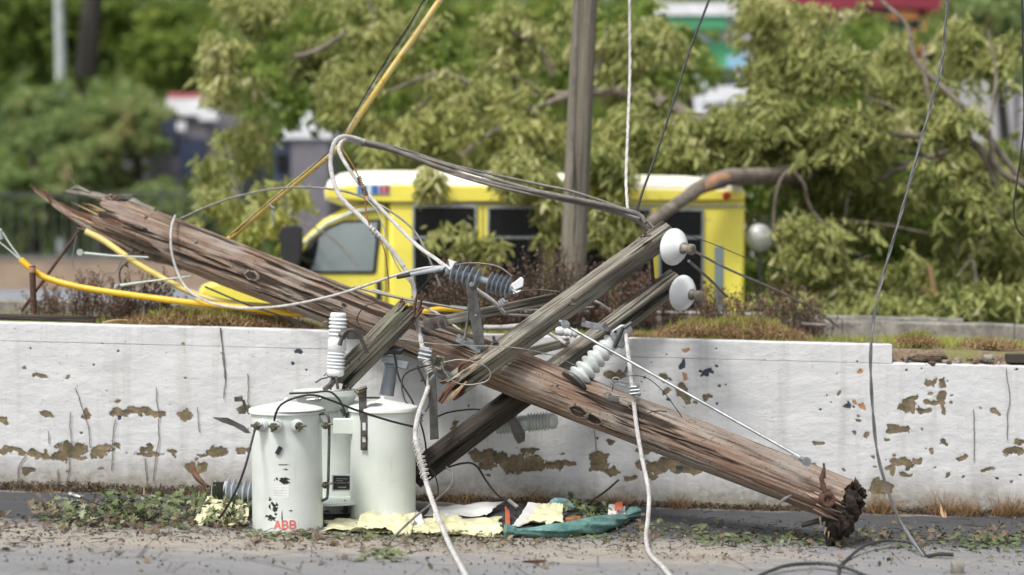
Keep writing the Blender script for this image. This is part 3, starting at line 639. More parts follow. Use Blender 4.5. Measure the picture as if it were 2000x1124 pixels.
# ------------------------------------------------------------------ yellow bus
BZ = 19.0
bus = thing('yellow_shuttle_bus', 'bright yellow shuttle bus crushed under the fallen tree branches', 'bus', (0, BZ + 1.1, .28))
def bx_(px): return (px - 1000) * BZ / FPX
def bz_(py): return HCAM - (py - YH) * BZ / FPX
def poly(pts): return [(bx_(a_), bz_(b_)) for a_, b_ in pts]
mb = MB(); mb.prism(poly([(760, 366), (1440, 380), (1456, 384), (1454, 780), (760, 780)]), BZ, BZ + 2.2); mb.build('body', M['busyellow'], bus, 30, bevel=.05)
# roof cap: rounded shell over the body and the overhang above the cab
prof = [(636, 390), (634, 372), (640, 350), (662, 336), (700, 331), (770, 330), (1340, 341), (1425, 350), (1448, 360), (1455, 376), (1455, 385), (760, 371), (756, 392)]
def roofgrid(pf, y0, y1, r=.28, n=7):
    ring = []; q = [Vector((bx_(a_), 0, bz_(b_))) for a_, b_ in pf]; cz = bz_(392)
    A = []
    for k in range(2 * n):
        if k < n: t_ = k / (n - 1); yy = y0 + r * (1 - math.sin(t_ * 1.5708)); sc = math.cos((1 - t_) * 1.5708) if False else 1
        else: t_ = (2 * n - 1 - k) / (n - 1); yy = y1 - r * (1 - math.sin(t_ * 1.5708))
        low = r * .42 * (1 - math.sqrt(max(0, 1 - (1 - t_) ** 2)))
        yy = (y0 + r * t_ ** 1.0 * 1.0) if k < n else (y1 - r * t_)
        A.append([(v_.x, yy, v_.z if v_.z < bz_(368) else max(bz_(368), v_.z - low * (v_.z - bz_(368)) / (bz_(330) - bz_(368)) * 1.6)) for v_ in q])
    return np.array(A)
A = roofgrid(prof, BZ - .03, BZ + 2.23); mb = MB(); mb.grid(A, True, (True, True)); mb.build('roof', [M['buswhite']], bus, 35)
mb = MB(); mb.prism(poly([(637, 388), (636, 366), (700, 362), (770, 361), (1453, 374), (1453, 392), (760, 396)]), BZ - .05, BZ + .0); mb.build('yellow_roof_band', M['busyellow'], bus, 30, bevel=.015)
mb = MB(); mb.prism(poly([(762, 396), (720, 396), (668, 408), (628, 430), (586, 470), (556, 500), (510, 522), (440, 545), (392, 556), (380, 580), (378, 700), (378, 770), (762, 770)]), BZ + .06, BZ + 2.1)
mb.build('cab', M['busyellow'], bus, 50, bevel=.05)
mb = MB(); mb.prism(poly([(574, 522), (586, 500), (604, 472), (640, 442), (668, 431), (742, 428), (744, 436), (734, 532), (728, 535), (580, 535)]), BZ + .045, BZ + .075); mb.build('door_window_seal', M['blackplastic'], bus, 40)
mb = MB(); mb.prism(poly([(580, 522), (592, 500), (608, 476), (643, 447), (670, 436), (737, 434), (728, 530), (582, 530)]), BZ + .03, BZ + .05); mb.build('door_window', M['glass'], bus, 40)
mb = MB(); mb.prism(poly([(580, 522), (592, 500), (612, 474), (622, 466), (616, 500), (606, 528), (582, 530)]), BZ + .02, BZ + .034); mb.build('vent_window', M['darkglass'], bus, 40)
mb = MB(); mb.tube([Vector((bx_(a_), BZ + .02, bz_(b_))) for a_, b_ in ((738, 408), (690, 414), (640, 436), (600, 470), (575, 496), (560, 512))], .022, 6); mb.build('windscreen_pillar_trim', M['palepole'], bus)
mb = MB(); mb.prism(poly([(560, 500), (590, 468), (632, 430), (668, 410), (668, 414), (634, 434), (594, 472), (566, 504)]), BZ + .1, BZ + 2.0); mb.build('windscreen', M['darkglass'], bus)
mb = MB(); mb.prism(poly([(552, 452), (558, 443), (584, 441), (596, 448), (594, 500), (588, 520), (556, 520)]), BZ - .28, BZ - .12); mb.tube([Vector((bx_(588), BZ - .2, bz_(500))), Vector((bx_(610), BZ + .05, bz_(515)))], .03, 8); mb.build('wing_mirror', M['blackplastic'], bus, 30, bevel=.03)
def bwin(x0, x1, y0=400, y1=610, split=462):
    w = MB(); w.prism(poly([(x0, y0), (x1, y0), (x1, y1), (x0, y1)]), BZ - .02, BZ + .02); o = w.build('window', M['darkglass'], bus, 0)
    for (a0, a1, b0, b1) in ((x0, x1, y0, y0 + 5), (x0, x1, y1 - 4, y1), (x0, x0 + 4, y0 + 5, y1 - 4), (x1 - 4, x1, y0 + 5, y1 - 4), (x0 + 4, x1 - 4, split, split + 5)):
        MB().prism(poly([(a0, b0), (a1, b0), (a1, b1), (a0, b1)]), BZ - .035, BZ - .018).build('window_frame', M['steel'], o, 0)
for x0, x1 in ((806, 931), (952, 1062), (1080, 1190), (1208, 1272), (1286, 1374)): bwin(x0, x1, 401 + (x0 - 806) * .014, 610)
MB().prism(poly([(734, 548), (744, 548), (744, 590), (734, 590)]), BZ + .03, BZ + .07).build('door_handle', M['blackplastic'], bus, 0)
for x_ in (942, 1071, 1199): MB().prism(poly([(x_, 402), (x_ + 1.5, 402), (x_ + 1.5, 700), (x_, 700)]), BZ - .012, BZ + .01).build('panel_seam', M['greyp'], bus, 0)
MB().prism(poly([(760, 394), (1453, 402), (1453, 405), (760, 397)]), BZ - .02, BZ + .01).build('drip_rail', M['steel'], bus, 0)
MB().prism(poly([(762, 618), (1453, 618), (1453, 626), (762, 626)]), BZ - .03, BZ + .01).build('rub_rail', M['blackplastic'], bus, 0)
MB().prism(poly([(752, 396), (755, 396), (755, 770), (752, 770)]), BZ + .05, BZ + .065).build('door_seam', M['blackplastic'], bus, 0)
MB().lathe(Vector((bx_(1418), BZ - .09, bz_(383))), Vector((bx_(1418), BZ, bz_(383))), [(0, .0), (0, .04), (.5, .05), (1, .05)], 16).build('marker_light', M['red'], bus)
# small sign on the front of the roof: three blurred coloured blocks
sg = MB().prism(poly([(698, 362), (762, 362), (762, 381), (698, 381)]), BZ - .062, BZ - .052).build('roof_sign', M['skyblue'], bus, 0)
for x0, x1, mm in ((700, 706, 'blue'), (710, 716, 'blue'), (719, 725, 'whitep'), (728, 739, 'blue'), (743, 749, 'red'), (752, 760, 'red')): MB().prism(poly([(x0, 364), (x1, 364), (x1, 379), (x0, 379)]), BZ - .068, BZ - .062).build('sign_block', M[mm], sg, 0)
for x in (470, 1300):
    w = MB().lathe(Vector((bx_(x), BZ - .02, .68)), Vector((bx_(x), BZ + .26, .68)), [(0, .1), (0, .26), (.1, .38), (.9, .38), (1, .1)], 30).build('wheel', M['black'], bus)
    MB().lathe(Vector((bx_(x), BZ - .03, .68)), Vector((bx_(x), BZ + .02, .68)), [(0, 0), (0, .22), (1, .24)], 24).build('rim', M['steel'], w)
MB().box((bx_(375), BZ + 1.05, .75), (.15, 2.0, .22)).build('bumper', M['blackplastic'], bus, 30, bevel=.03)
# convex mirror beyond the rear
mr = thing('convex_mirror', 'white round mirror or lamp just right of the rear of the bus', 'mirror', P(1484, 560, 19.6))
MB().lathe(P(1484, 465, 19.6) + Vector((0, -.08, 0)), P(1484, 465, 19.6) + Vector((0, .12, 0)), [(0, .0), (.08, .08), (.25, .13), (.5, .165), (1, .13)], 26).build('dome', M['porcwhite'], mr)
MB().tube([P(1484, 490, 19.65), P(1484, 700, 19.65)], .025, 8).build('post', M['greyp'], mr)
# yellow machine glimpsed on the right
yv = thing('yellow_signal_box', 'yellow steel signal box on two legs half hidden by the fallen crown', 'signal', P(1785, 560, 24))
pbox('housing', 'busyellow', yv, 1762, 385, 1802, 448, 24, .4); pbox('leg', 'busyellow', yv, 1774, 449, 1782, 560, 24.05, .1); pbox('leg', 'busyellow', yv, 1798, 449, 1805, 560, 24.05, .1); pbox('housing_top', 'busyellow', yv, 1768, 366, 1796, 384, 24.05, .3); pbox('cross_panel', 'busyellow', yv, 1690, 450, 1722, 478, 24.2, .2)

# small post in front of the bus
gp = MB(); gp.prism([(P(x, 0, 17.4).x, P(0, y, 17.4).z) for x, y in ((1397, 484), (1399, 481), (1411, 481), (1414, 484), (1414, 640), (1397, 640))], 17.4, 17.46); gp.build('marker_post', M['greypost'], None, 0, bevel=.008, label='flat slate grey marker post in front of the rear of the bus', category='post')

# standing utility pole
up = thing('utility_pole', 'upright grey wooden utility pole standing in front of the bus', 'pole', P(1122, 700, 17.6))
q = [P(1143 + (y_ - 0) * (-22 / 480), y_, 17.6) for y_ in range(-120, 760, 40)][::-1]; MB().tube(q, [.142 - .0006 * i for i in range(len(q))], 20).build('shaft', M['bgpole'], up)
MB().tube([P(1117, 360, 17.44), P(1119, 230, 17.44), P(1126, 40, 17.44), P(1130, -60, 17.44)], .012, 6).build('ground_wire', M['cabledark'], up)

# ------------------------------------------------------------------ fallen tree (right) and leaning tree (centre)
ft = thing('fallen_tree', 'large uprooted oak lying across the right side with its trunk on the bus', 'tree', P(1650, 620, 20.5))
branch([(1262, 446, 18.1), (1340, 385, 18.5), (1395, 355, 18.7), (1430, 346, 18.8), (1500, 346, 19.4), (1580, 335, 20.0), (1700, 325, 20.8)], .065, .12, 'trunk', ft, n=14)
MB().tube(px3([(1372,371,18.60),(1386,362,18.60),(1402,354,18.62),(1418,349,18.70),(1436,347,18.80)]), [.03,.078,.086,.078,.02], 12).build('torn_bark_patch', M['torn'], ft)
MB().tube(px3([(1385,372,18.52),(1410,360,18.56),(1440,352,18.7)]), [.01,.05,.01], 8).build('torn_bark_patch', M['barkdark'], ft)
for pts, r0, r1 in (([(1560,335,20),(1640,320,20.2),(1740,325,20),(1840,300,19.8),(1900,275,19.6)], .06,.035),([(1738,262,19.4),(1820,268,19.4),(1880,272,19.3),(1920,300,19.3),(1945,360,19.3)],.045,.07),
    ([(1720,0,20),(1770,50,19.8),(1790,120,19.7),(1840,170,19.5),(1900,230,19.4),(1990,345,19.4)],.03,.05),([(1805,90,19.7),(1808,160,19.5),(1830,240,19.4),(1860,280,19.3)],.028,.04),([(1700,285,20),(1780,300,20),(1830,305,20)],.04,.03),
    ([(1510,470,19.3),(1515,380,19.3),(1540,335,19.3),(1570,360,19.3),(1585,410,19.4),(1640,470,19.4),(1680,500,19.4)],.022,.03),([(1930,240,19.2),(1935,280,19.2),(1950,330,19.2),(2000,360,19.2),(2060,380,19.2)],.04,.06),
    ([(1720,350,19.8),(1790,320,19.6),(1830,315,19.5)],.05,.03),([(1640,430,19.6),(1730,440,19.5),(1830,460,19.5)],.03,.016),([(1800,560,19),(1830,600,19),(1815,520,19)],.03,.03),([(1580,560,19.2),(1650,520,19.2),(1700,500,19.2)],.02,.012),
    ([(1640,480,19.6),(1650,420,19.6),(1660,370,19.6)],.02,.015),([(1870,540,18.9),(1900,510,18.9),(1910,590,18.9)],.016,.02),([(1800,260,19.5),(1850,330,19.5),(1880,400,19.4),(1870,500,19.4)],.03,.02),([(1945,350,19.3),(1950,430,19.2),(1900,480,19.2)],.035,.02),([(1690,190,20.2),(1760,220,20),(1800,280,19.8)],.02,.03),([(1930,60,19.6),(1945,150,19.5),(1935,240,19.3)],.02,.03)):
    branch(pts, r0 * .74, r1 * .74, 'branch', ft, M['torn'] if pts[0][0] == 1800 and pts[0][1] == 560 else None)
regs = [reg(1560,120,130,110,20.5,1.0,1.9),reg(1650,230,130,110,20.2,1.0,1.9),reg(1480,260,130,80,20.0,.9,1.5),reg(1600,330,120,70,20.1,.9,1.2),reg(1380,260,80,60,20.3,.8,.8),reg(1330,300,60,45,19.9,.5,.5),
        reg(1700,90,90,90,21,1,.9),reg(1560,420,110,90,20.6,1,1.2),reg(1700,420,130,90,21,1,1.4),reg(1850,430,130,110,20.8,1,1.5),reg(1620,560,170,50,19.8,1,1.4),reg(1800,560,170,60,20.2,1,1.6),reg(1960,520,90,110,20.2,1,1.1),
        reg(1870,80,40,60,20.8,.7,.3),reg(1940,130,70,70,20.4,.8,.7),reg(1780,200,70,80,20.8,.8,.8),reg(1560,600,110,26,18.6,.5,.5),reg(1730,600,160,26,18.5,.5,.7),reg(1920,590,110,34,18.5,.5,.6),reg(1500,40,90,50,21,.8,.6),reg(1560,340,55,50,18.9,.3,.45),reg(1640,260,60,60,19.2,.4,.5),reg(1640,150,60,50,19.4,.4,.5),reg(1880,330,60,60,20.6,.8,.5),reg(2050,300,60,200,20.4,1,.9),reg(1860,230,70,60,19.1,.3,.22),reg(1930,420,60,80,19.0,.3,.35),reg(1820,380,60,60,19.0,.3,.3),reg(1700,480,90,60,19.0,.3,.45),reg(1580,470,70,60,19.0,.3,.4)]
C, D, L, T = tufts(regs, 300, .145, 1.0, .85, 10); leaves('crown', C, D, L, .30, M['leafA'], ft, T + .06)
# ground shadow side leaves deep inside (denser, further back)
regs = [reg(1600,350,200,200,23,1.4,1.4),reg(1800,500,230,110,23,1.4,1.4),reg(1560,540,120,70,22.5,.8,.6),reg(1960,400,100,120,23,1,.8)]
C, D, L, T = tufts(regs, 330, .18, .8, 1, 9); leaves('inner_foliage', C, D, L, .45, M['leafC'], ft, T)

lt = thing('leaning_tree', 'broken oak leaning over the roof of the bus with pale drooping leaves', 'tree', P(1000, 560, 22.5))
for pts, r0, r1 in (([(1300,205,20.5),(1270,190,20.6),(1200,178,20.8),(1150,182,20.9),(1080,188,21),(1000,176,21.2)],.085,.04),([(1110,190,20.9),(1050,210,20.9),(1000,240,20.8),(950,265,20.8),(900,305,20.7)],.05,.025),
    ([(1045,215,20.8),(1056,250,20.7),(1040,285,20.7),(1015,310,20.6)],.04,.02),([(1090,188,21),(1060,175,21),(1000,150,21.1)],.035,.02),([(680,60,21.2),(660,75,21.2),(620,100,21.3),(575,112,21.3)],.02,.04),([(760,180,21),(830,150,21),(880,150,21),(940,170,21)],.02,.035),
    ([(1000,60,21),(1040,85,21),(1060,100,21),(1080,150,21)],.02,.03),([(720,0,21.3),(730,40,21.3),(725,60,21.3)],.02,.02),([(830,150,21),(860,165,21),(820,210,21)],.015,.012),([(1320,210,20.5),(1390,260,20.4),(1470,320,20.4),(1560,350,20.4),(1640,380,20.6)],.09,.13),
    ([(1185,60,21),(1180,100,21),(1160,150,21)],.02,.03),([(700,520,18.4),(640,460,18.6),(560,420,19.2)],.01,.01)):
    branch(pts, r0, r1, 'branch', lt)
regs = [reg(450,120,70,90,21.8,.7,.7),reg(470,260,50,80,21.8,.6,.5),reg(560,40,140,60,22,.8,.9),reg(600,110,90,50,22,.6,.5),reg(690,190,75,90,21.3,.7,.9),reg(820,90,120,80,21.5,.8,1.2),reg(760,260,110,70,21.2,.7,.9),reg(900,230,120,90,21.2,.8,1.2),reg(1020,80,110,80,21.5,.8,1.1),
        reg(1040,240,110,80,21,.7,1.0),reg(1250,120,110,100,21.2,.8,1.2),reg(1260,260,80,80,20.4,.6,.7),reg(840,350,24,22,18.8,.15,.13),reg(990,390,45,70,18.7,.2,.2),reg(1015,340,60,40,18.8,.25,.3),reg(1180,330,70,50,18.9,.3,.25),reg(1190,430,60,70,18.7,.2,.22),reg(890,468,50,36,18.6,.15,.2),reg(420,350,30,60,21,.4,.22),
        reg(700,40,90,50,21.8,.6,.6),reg(980,470,70,30,18.6,.2,.2),reg(1060,400,55,80,18.8,.2,.25),reg(1215,255,60,60,20,.4,.4),reg(430,420,60,60,20.5,.5,.4),reg(510,450,80,50,20,.4,.4),reg(560,380,60,40,20.5,.4,.3),reg(1100,30,60,40,21.5,.5,.4),reg(480,30,80,50,22,.6,.5)]
C, D, L, T = tufts(regs, 270, .14, 1.0, .85, 10); leaves('crown', C, D, L, .30, M['leafA'], lt, T + .08)
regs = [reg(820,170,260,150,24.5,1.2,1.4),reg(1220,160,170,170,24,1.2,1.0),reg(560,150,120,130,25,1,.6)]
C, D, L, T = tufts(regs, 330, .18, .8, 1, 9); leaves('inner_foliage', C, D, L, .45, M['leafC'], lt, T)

# ------------------------------------------------------------------ plants on the bed
def shrub(label, px0, px1, ytop, Z, n, dep=.5, group='dry reddish shrubs on the bed'):
    x0, x1 = P(px0, 0, Z).x, P(px1, 0, Z).x; t_ = thing('dry_shrub', label, 'shrub', ((x0 + x1) / 2, Z, bedz((x0 + x1) / 2)), group)
    mb = MB(); Cs = []; 
    for i in range(n):
        x = random.uniform(x0, x1); y = Z + random.uniform(-dep, dep); z0 = bedz(x) - .03
        u = (x - x0) / (x1 - x0); h = (HCAM - (ytop - YH) * Z / FPX - z0) * (math.sin(math.pi * min(.93, max(.07, u))) ** .5) * random.uniform(.55, 1.05)
        q = [Vector((x, y, z0))]; dx, dy = random.uniform(-.35, .35), random.uniform(-.3, .3)
        for k in range(1, 6): q.append(Vector((x + dx * h * (k / 5) ** 1.3 + random.uniform(-.012, .012), y + dy * h * k / 5, z0 + h * k / 5)))
        mb.tube(q, [.005, .0045, .004, .003, .0025, .0015], 4, False)
        for k in range(22):
            s_ = random.uniform(.2, 1.02); j = min(4, int(s_ * 5)); f = s_ * 5 - j; Cs.append(q[j].lerp(q[min(5, j + 1)], f) + Vector((random.gauss(0, .02), random.gauss(0, .02), random.gauss(0, .012))))
    mb.build('stems', M['barkdark'], t_, 0); C = np.array([tuple(c) for c in Cs]); D = rng.normal(size=C.shape); D[:, 2] += .5
    tt = fbm(C[:, 0] * 3, C[:, 2] * 6, 3, 3) * 1.5 - .3 + rng.normal(0, .15, len(C))
    leaves('leaves', C, D, rng.uniform(.018, .04, len(C)), .55, M['plant'], t_, tt)
shrub('wide reddish dry shrub behind the steel brace in front of the bus', 815, 1010, 500, 15.9, 190)
shrub('tall reddish dry shrub at the foot of the standing utility pole', 960, 1190, 478, 16.1, 230)
shrub('reddish dry shrub behind the two wooden crossarms', 1130, 1330, 500, 16.2, 170)
shrub('low sparse dry shrub below the rear corner of the bus', 1340, 1480, 545, 16.0, 90)
shrub('low sparse dry shrub to the right of the brown grass mound', 1460, 1620, 550, 16.1, 90)
shrub('small reddish dry shrub under the yellow pipes', 130, 260, 520, 15.9, 60)
shrub('small dark dry shrub under the splintered end of the pole', 230, 370, 528, 15.8, 70)
shrub('tiny dry shrub left of the rusty stake', 60, 150, 545, 16.0, 26)

n = 22000; x = rng.uniform(-5, 5, n); y = rng.uniform(14.55, 16.5, n)
k = fbm(x * 1.3, y * 2, 3, 20) > .46; px_ = 1000 + FPX * x / y
k &= ~((px_ > 640) & (px_ < 1180) & (rng.random(n) < .4)); x = x[k]; y = y[k]; n = len(x)
C = np.stack([x, y, bedz(x) - .025], -1); D = rng.normal(0, .3, (n, 3)); D[:, 2] = 1
blades('grass', C, D, rng.uniform(.04, .10, n), .0036, M['grass'], kind='stuff', label='short yellow green grass scattered over the planted bed')
def thatch(label, px0, px1, Z, dy, hgt, n):
    x0, x1 = P(px0, 0, Z).x, P(px1, 0, Z).x; u = rng.normal(0, .38, n).clip(-1, 1); x = (x0 + x1) / 2 + u * (x1 - x0) / 2; v_ = rng.normal(0, .4, n).clip(-1, 1); y = Z + v_ * dy
    z = bedz(x) - .03 + np.sqrt(np.clip(1 - u ** 2 - v_ ** 2 * .5, 0, 1)) * hgt * .75 * (.7 + .6 * vn(x * 6, y * 6, 3))
    D = rng.normal(0, .45, (n, 3)); D[:, 2] = rng.uniform(.3, 1.1, n); L = rng.uniform(.035, .085, n)
    z = np.minimum(z, bedz(x) - .03 + hgt) * 1.0; C = np.stack([x, y, z * 1.0], -1); C2 = C.copy(); C2[:, 2] = bedz(x) - .03 + (C[:, 2] - bedz(x) + .03) * rng.random(n) ** .5
    g = (rng.random(n) < .24) & (C2[:, 2] > bedz(x) + hgt * .3); t_ = thing('dead_grass_mound', label, 'grass mound', ((x0 + x1) / 2, Z, bedz((x0 + x1) / 2)))
    blades('dead_blades', C2[~g], D[~g], L[~g], .0036, M['thatch'], t_, kind='stuff'); D[g, :2] *= .4; D[g, 2] = 1.4; blades('green_blades', C2[g], D[g], L[g] * 1.3, .0034, M['grass'], t_, kind='stuff')
thatch('long strip of brown matted dead grass on the wall under the pole', 220, 640, 14.78, .3, .20, 13000)
thatch('rounded mound of brown dead grass with green tips behind the right wall', 1270, 1590, 14.92, .32, .25, 15000)
thatch('small brown dead grass tuft behind the broken coping', 1740, 1840, 14.75, .2, .12, 2200)
thatch('flat brown dead grass at the far right end of the bed', 1860, 2000, 14.8, .25, .08, 1800)
thatch('scrappy brown grass on the wall between the pole and the crossarms', 1180, 1300, 14.7, .2, .05, 1200)
# broken rubble where the coping is missing
rb = thing('rubble_heap', 'dark broken soil and stone lying where the wall coping is missing', 'rubble', (P(1860, 0, 14.3).x, 14.35, 1.05))
r4 = random.Random(9)
def rock(c, s, mat, parent, name='stone', seed=0, **kw):
    n1, n2 = 9, 12; A = np.zeros((n1, n2, 3))
    for i in range(n1):
        for j in range(n2):
            th = math.pi * i / (n1 - 1); ph = 2 * math.pi * j / n2; d = Vector((math.sin(th) * math.cos(ph), math.sin(th) * math.sin(ph), math.cos(th)))
            k_ = 1 + .45 * (float(vn(d.x * 2 + seed * 3.1, d.y * 2 + d.z * 3, 4)) - .5); p_ = 1 / max(abs(d.x), abs(d.y), abs(d.z)) ** .55
            A[i, j] = Vector(c) + Vector((d.x * s[0], d.y * s[1], d.z * s[2])) * k_ * p_
    return MB().grid(A, True).build(name, mat, parent, 35, **kw)
for i in range(42):
    px_ = r4.uniform(1750, 1960); rock(P(px_, r4.uniform(698, 712) + (px_ - 1750) * .03, r4.uniform(14.22, 14.42)), (r4.uniform(.01, .035), r4.uniform(.02, .04), r4.uniform(.008, .022)), r4.choice([M['soil'], M['soil'], M['kerb']]), rb, seed=i)
rock(P(1815, 698, 14.32), (.16, .06, .032), M['soil'], rb, 'long_stone', 5); rock(P(1930, 700, 14.3), (.05, .05, .03), M['kerb'], rb, 'pale_stone', 8)
MB().box(P(1990, 700, 14.33), (.20, .15, .075)).build('dark_timber_block', M['barkdark'], None, 20, bevel=.006, label='dark square timber end lying on the wall at the far right edge', category='timber')

# ------------------------------------------------------------------ wooden members
def member(name, p0, p1, prof, mat, parent, nu=150, rough=.004, groove=.006, end0=0, end1=0, seed=0, ca=(24, 30), upv=None, hollow=0, rfun=None, **kw):
    """long timber: prof(k) gives (a,b) section points in metres, k=0..1 round the section; ends torn by end0/end1 metres"""
    p0 = Vector(p0); p1 = Vector(p1); d = (p1 - p0); Lg = d.length; d.normalize(); up_ = Vector(upv or (0, 0, 1)); Sd = d.cross(up_).normalized(); U = Sd.cross(d)
    nv = 168 if nu > 300 else 96; sec = np.array([prof(j / nv) for j in range(nv)]); per = np.concatenate([[0], np.cumsum(np.linalg.norm(np.diff(np.vstack([sec, sec[:1]]), axis=0), axis=1))])[:-1]
    us = np.linspace(0, 1, nu); UU = us[:, None] * Lg + 0 * per[None, :]; VV = per[None, :] + 0 * UU
    lj0 = end0 * (fbm(per * 26, per * 0 + seed, 3, seed) ** 1.6 * 2 - .1); lj1 = end1 * (fbm(per * 26, per * 0 + seed + 5, 3, seed + 3) ** 1.6 * 2 - .1)
    pos = UU.copy(); w0 = np.clip(1 - UU / (end0 * 2.2 + 1e-6), 0, 1) if end0 else 0 * UU; w1 = np.clip(1 - (Lg - UU) / (end1 * 2.2 + 1e-6), 0, 1) if end1 else 0 * UU
    pos = pos + w0 * lj0[None, :] - w1 * lj1[None, :]
    g = fbm(UU * 1.4, VV * 38, 4, seed + 11); cr = np.clip(((.385 if nu > 300 else .40) - fbm(UU * .9 + 7, VV * (15 if nu > 300 else 26), 4, seed + 23)) / .06, 0, 1) * np.clip((fbm(UU * .8, VV * 3, 2, seed + 61) - .25) * 6, 0, 1)
    dsp = (g - .5) * rough * 2 - cr * groove + (fbm(UU * 2, VV * 4, 3, seed + 31) - .5) * rough * 1.5
    nrm = sec / np.linalg.norm(sec, axis=1, keepdims=True); sc = np.ones_like(UU) if rfun is None else rfun(us)[:, None] + 0 * UU
    S2 = sec[None] * sc[..., None] + nrm[None] * dsp[..., None]
    A = np.array(p0)[None, None] + pos[..., None] * np.array(d) + S2[..., :1] * np.array(Sd) + S2[..., 1:] * np.array(U)
    mb = MB(); uv = np.stack([UU, VV], -1); mb.grid(A, True, (False, False), uv)
    # torn end faces, rings stepping inwards
    for (row, sgn, ee) in ((0, -1, end0), (nu - 1, 1, end1)):
        ring = A[row]; cen = ring.mean(0); k_ = 6; B = np.zeros((k_, nv, 3)); B[0] = ring
        for q in range(1, k_):
            f = 1 - q / (k_ - .5); jit = (fbm(per * 60 * f + q, per * 0 + q * 1.7, 3, seed + q) - .5)[:, None]
            B[q] = cen + (ring - cen) * f + np.array(d)[None] * (jit * (ee * 1.6 + .006) - (ee * .25 * math.sin(q / k_ * 3)) * -1 * -sgn)
        uve = np.stack([np.repeat(np.linspace(0, .05, k_)[:, None], nv, 1), np.repeat(per[None], k_, 0)], -1)
        mb.grid(B if sgn > 0 else B[:, ::1], True, (False, True), uve, 1 if ee else 0)
    o_ = mb.build(name, mat, parent, 50, **kw); av = np.zeros(mb.n, np.float32); av[:nu * nv] = cr.ravel(); at_ = o_.data.attributes.new('crack', 'FLOAT', 'POINT'); at_.data.foreach_set('value', av); return o_
def rect(w, h, r=.012):
    def f(k):
        a_ = 2 * math.pi * (k + .377); c, s = math.cos(a_), math.sin(a_); p_ = 7.0
        q = (abs(c) ** p_ + abs(s) ** p_) ** (-1 / p_); return (c * q * w / 2, s * q * h / 2)
    return f
def circ(r): return lambda k: (math.cos(2 * math.pi * k - .6) * r, math.sin(2 * math.pi * k - .6) * r)

A3, B3 = P(1655, 981, 12.38), P(205, 421, 15.34)
fp = thing('fallen_utility_pole', 'thick snapped wooden utility pole lying across the white wall', 'pole', G(1640, 1065))
member('shaft', B3, A3, circ(.178), [M['pole'], M['splinter']], fp, nu=420, rough=.008, groove=.018, end0=.16, end1=.02, seed=3, rfun=lambda u: 1.16 - .22 * u + .03 * np.sin(u * 9) + .05 * np.exp(-((u - .62) / .03) ** 2))
# splinters at the torn end
def shard(pts, ws, mat, parent, name='splinter', n=7, flat=.5, seed=1):
    q = resample(smoothpts([P(*p) for p in pts], 6), .02); k = len(q); A = np.zeros((k, n, 3)); uv = np.zeros((k, n, 2)); L = 0
    for i, v_ in enumerate(q):
        t_ = (q[min(i + 1, k - 1)] - q[max(0, i - 1)]).normalized(); sd_ = t_.cross(Vector((0, 1, 0))).normalized(); f = i / (k - 1) * (len(ws) - 1); j = min(int(f), len(ws) - 2); w = ws[j] + (ws[j + 1] - ws[j]) * (f - j)
        if i: L += (v_ - q[i - 1]).length
        for m_ in range(n):
            a2 = 2 * math.pi * m_ / n; rr = w / 2 * (.75 + .5 * float(vn(m_ * 3.3 + seed, L * 9, seed)))
            A[i, m_] = v_ + sd_ * math.cos(a2) * rr + Vector((0, 1, 0)) * math.sin(a2) * rr * flat; uv[i, m_] = (L, m_ * .03)
    return MB().grid(A, True, (True, True), uv).build(name, mat, parent, 30)
shard([(57, 361, 15.55), (100, 392, 15.45), (150, 425, 15.35), (215, 452, 15.25), (290, 485, 15.1), (340, 505, 15.0)], [.008, .07, .13, .19, .20, .10], M['splinter'], fp, seed=2)
shard([(66, 372, 15.5), (110, 404, 15.38), (160, 436, 15.25), (230, 470, 15.1), (300, 500, 14.95), (360, 522, 14.85)], [.01, .04, .07, .10, .12, .06], M['pole'], fp, seed=5)
shard([(128, 373, 15.5), (160, 378, 15.45), (205, 385, 15.35), (250, 392, 15.2), (300, 415, 15.1)], [.03, .055, .06, .08, .10], M['arm'], fp, seed=7)
shard([(136, 372, 15.5), (150, 366, 15.48), (175, 376, 15.4)], [.02, .04, .02], M['arm'], fp, seed=8)
for i, (pts, ws, mm) in enumerate((([(185,390,15.3),(215,398,15.2),(262,415,15.05)],[.005,.03,.01],'splinter'),([(120,412,15.3),(150,424,15.25),(205,446,15.1)],[.004,.02,.01],'splinter_pale'),([(90,383,15.45),(120,405,15.38),(170,436,15.2)],[.004,.025,.01],'pole'),([(160,398,15.35),(180,402,15.3),(230,425,15.1)],[.004,.016,.02],'splinter_pale'),([(228,470,14.98),(290,498,14.9),(380,530,14.8)],[.01,.05,.01],'rot'),([(139,395,15.3),(175,412,15.2),(225,440,15.1)],[.006,.015,.03],'splinter_pale'),([(172,405,15.2),(200,415,15.15),(240,440,15.05)],[.008,.03,.05],'splinter_pale'),([(195,425,15.1),(220,432,15.05),(270,455,14.98)],[.01,.05,.04],'splinter'),([(100,398,15.4),(90,375,15.42),(75,372,15.42)],[.03,.02,.01],'splinter'),([(215,395,15.2),(245,420,15.05),(300,440,14.95)],[.02,.08,.05],'pole'),([(150,445,15.2),(185,455,15.15),(260,490,15)],[.008,.03,.05],'pole'),([(205,445,15.0),(260,470,14.9),(340,500,14.82)],[.01,.045,.012],'rot'),([(230,432,14.98),(300,455,14.88),(380,492,14.78)],[.008,.05,.01],'rot'),([(240,452,14.95),(320,486,14.84),(400,522,14.74)],[.008,.03,.008],'splinter'),([(260,440,14.92),(340,470,14.84),(430,506,14.72)],[.005,.018,.005],'splinter_pale'))):
    shard(pts, ws, M[mm], fp, seed=10 + i)
kn = [P(218, 385, 15.3), P(240, 381, 15.28), P(262, 383, 15.25)]
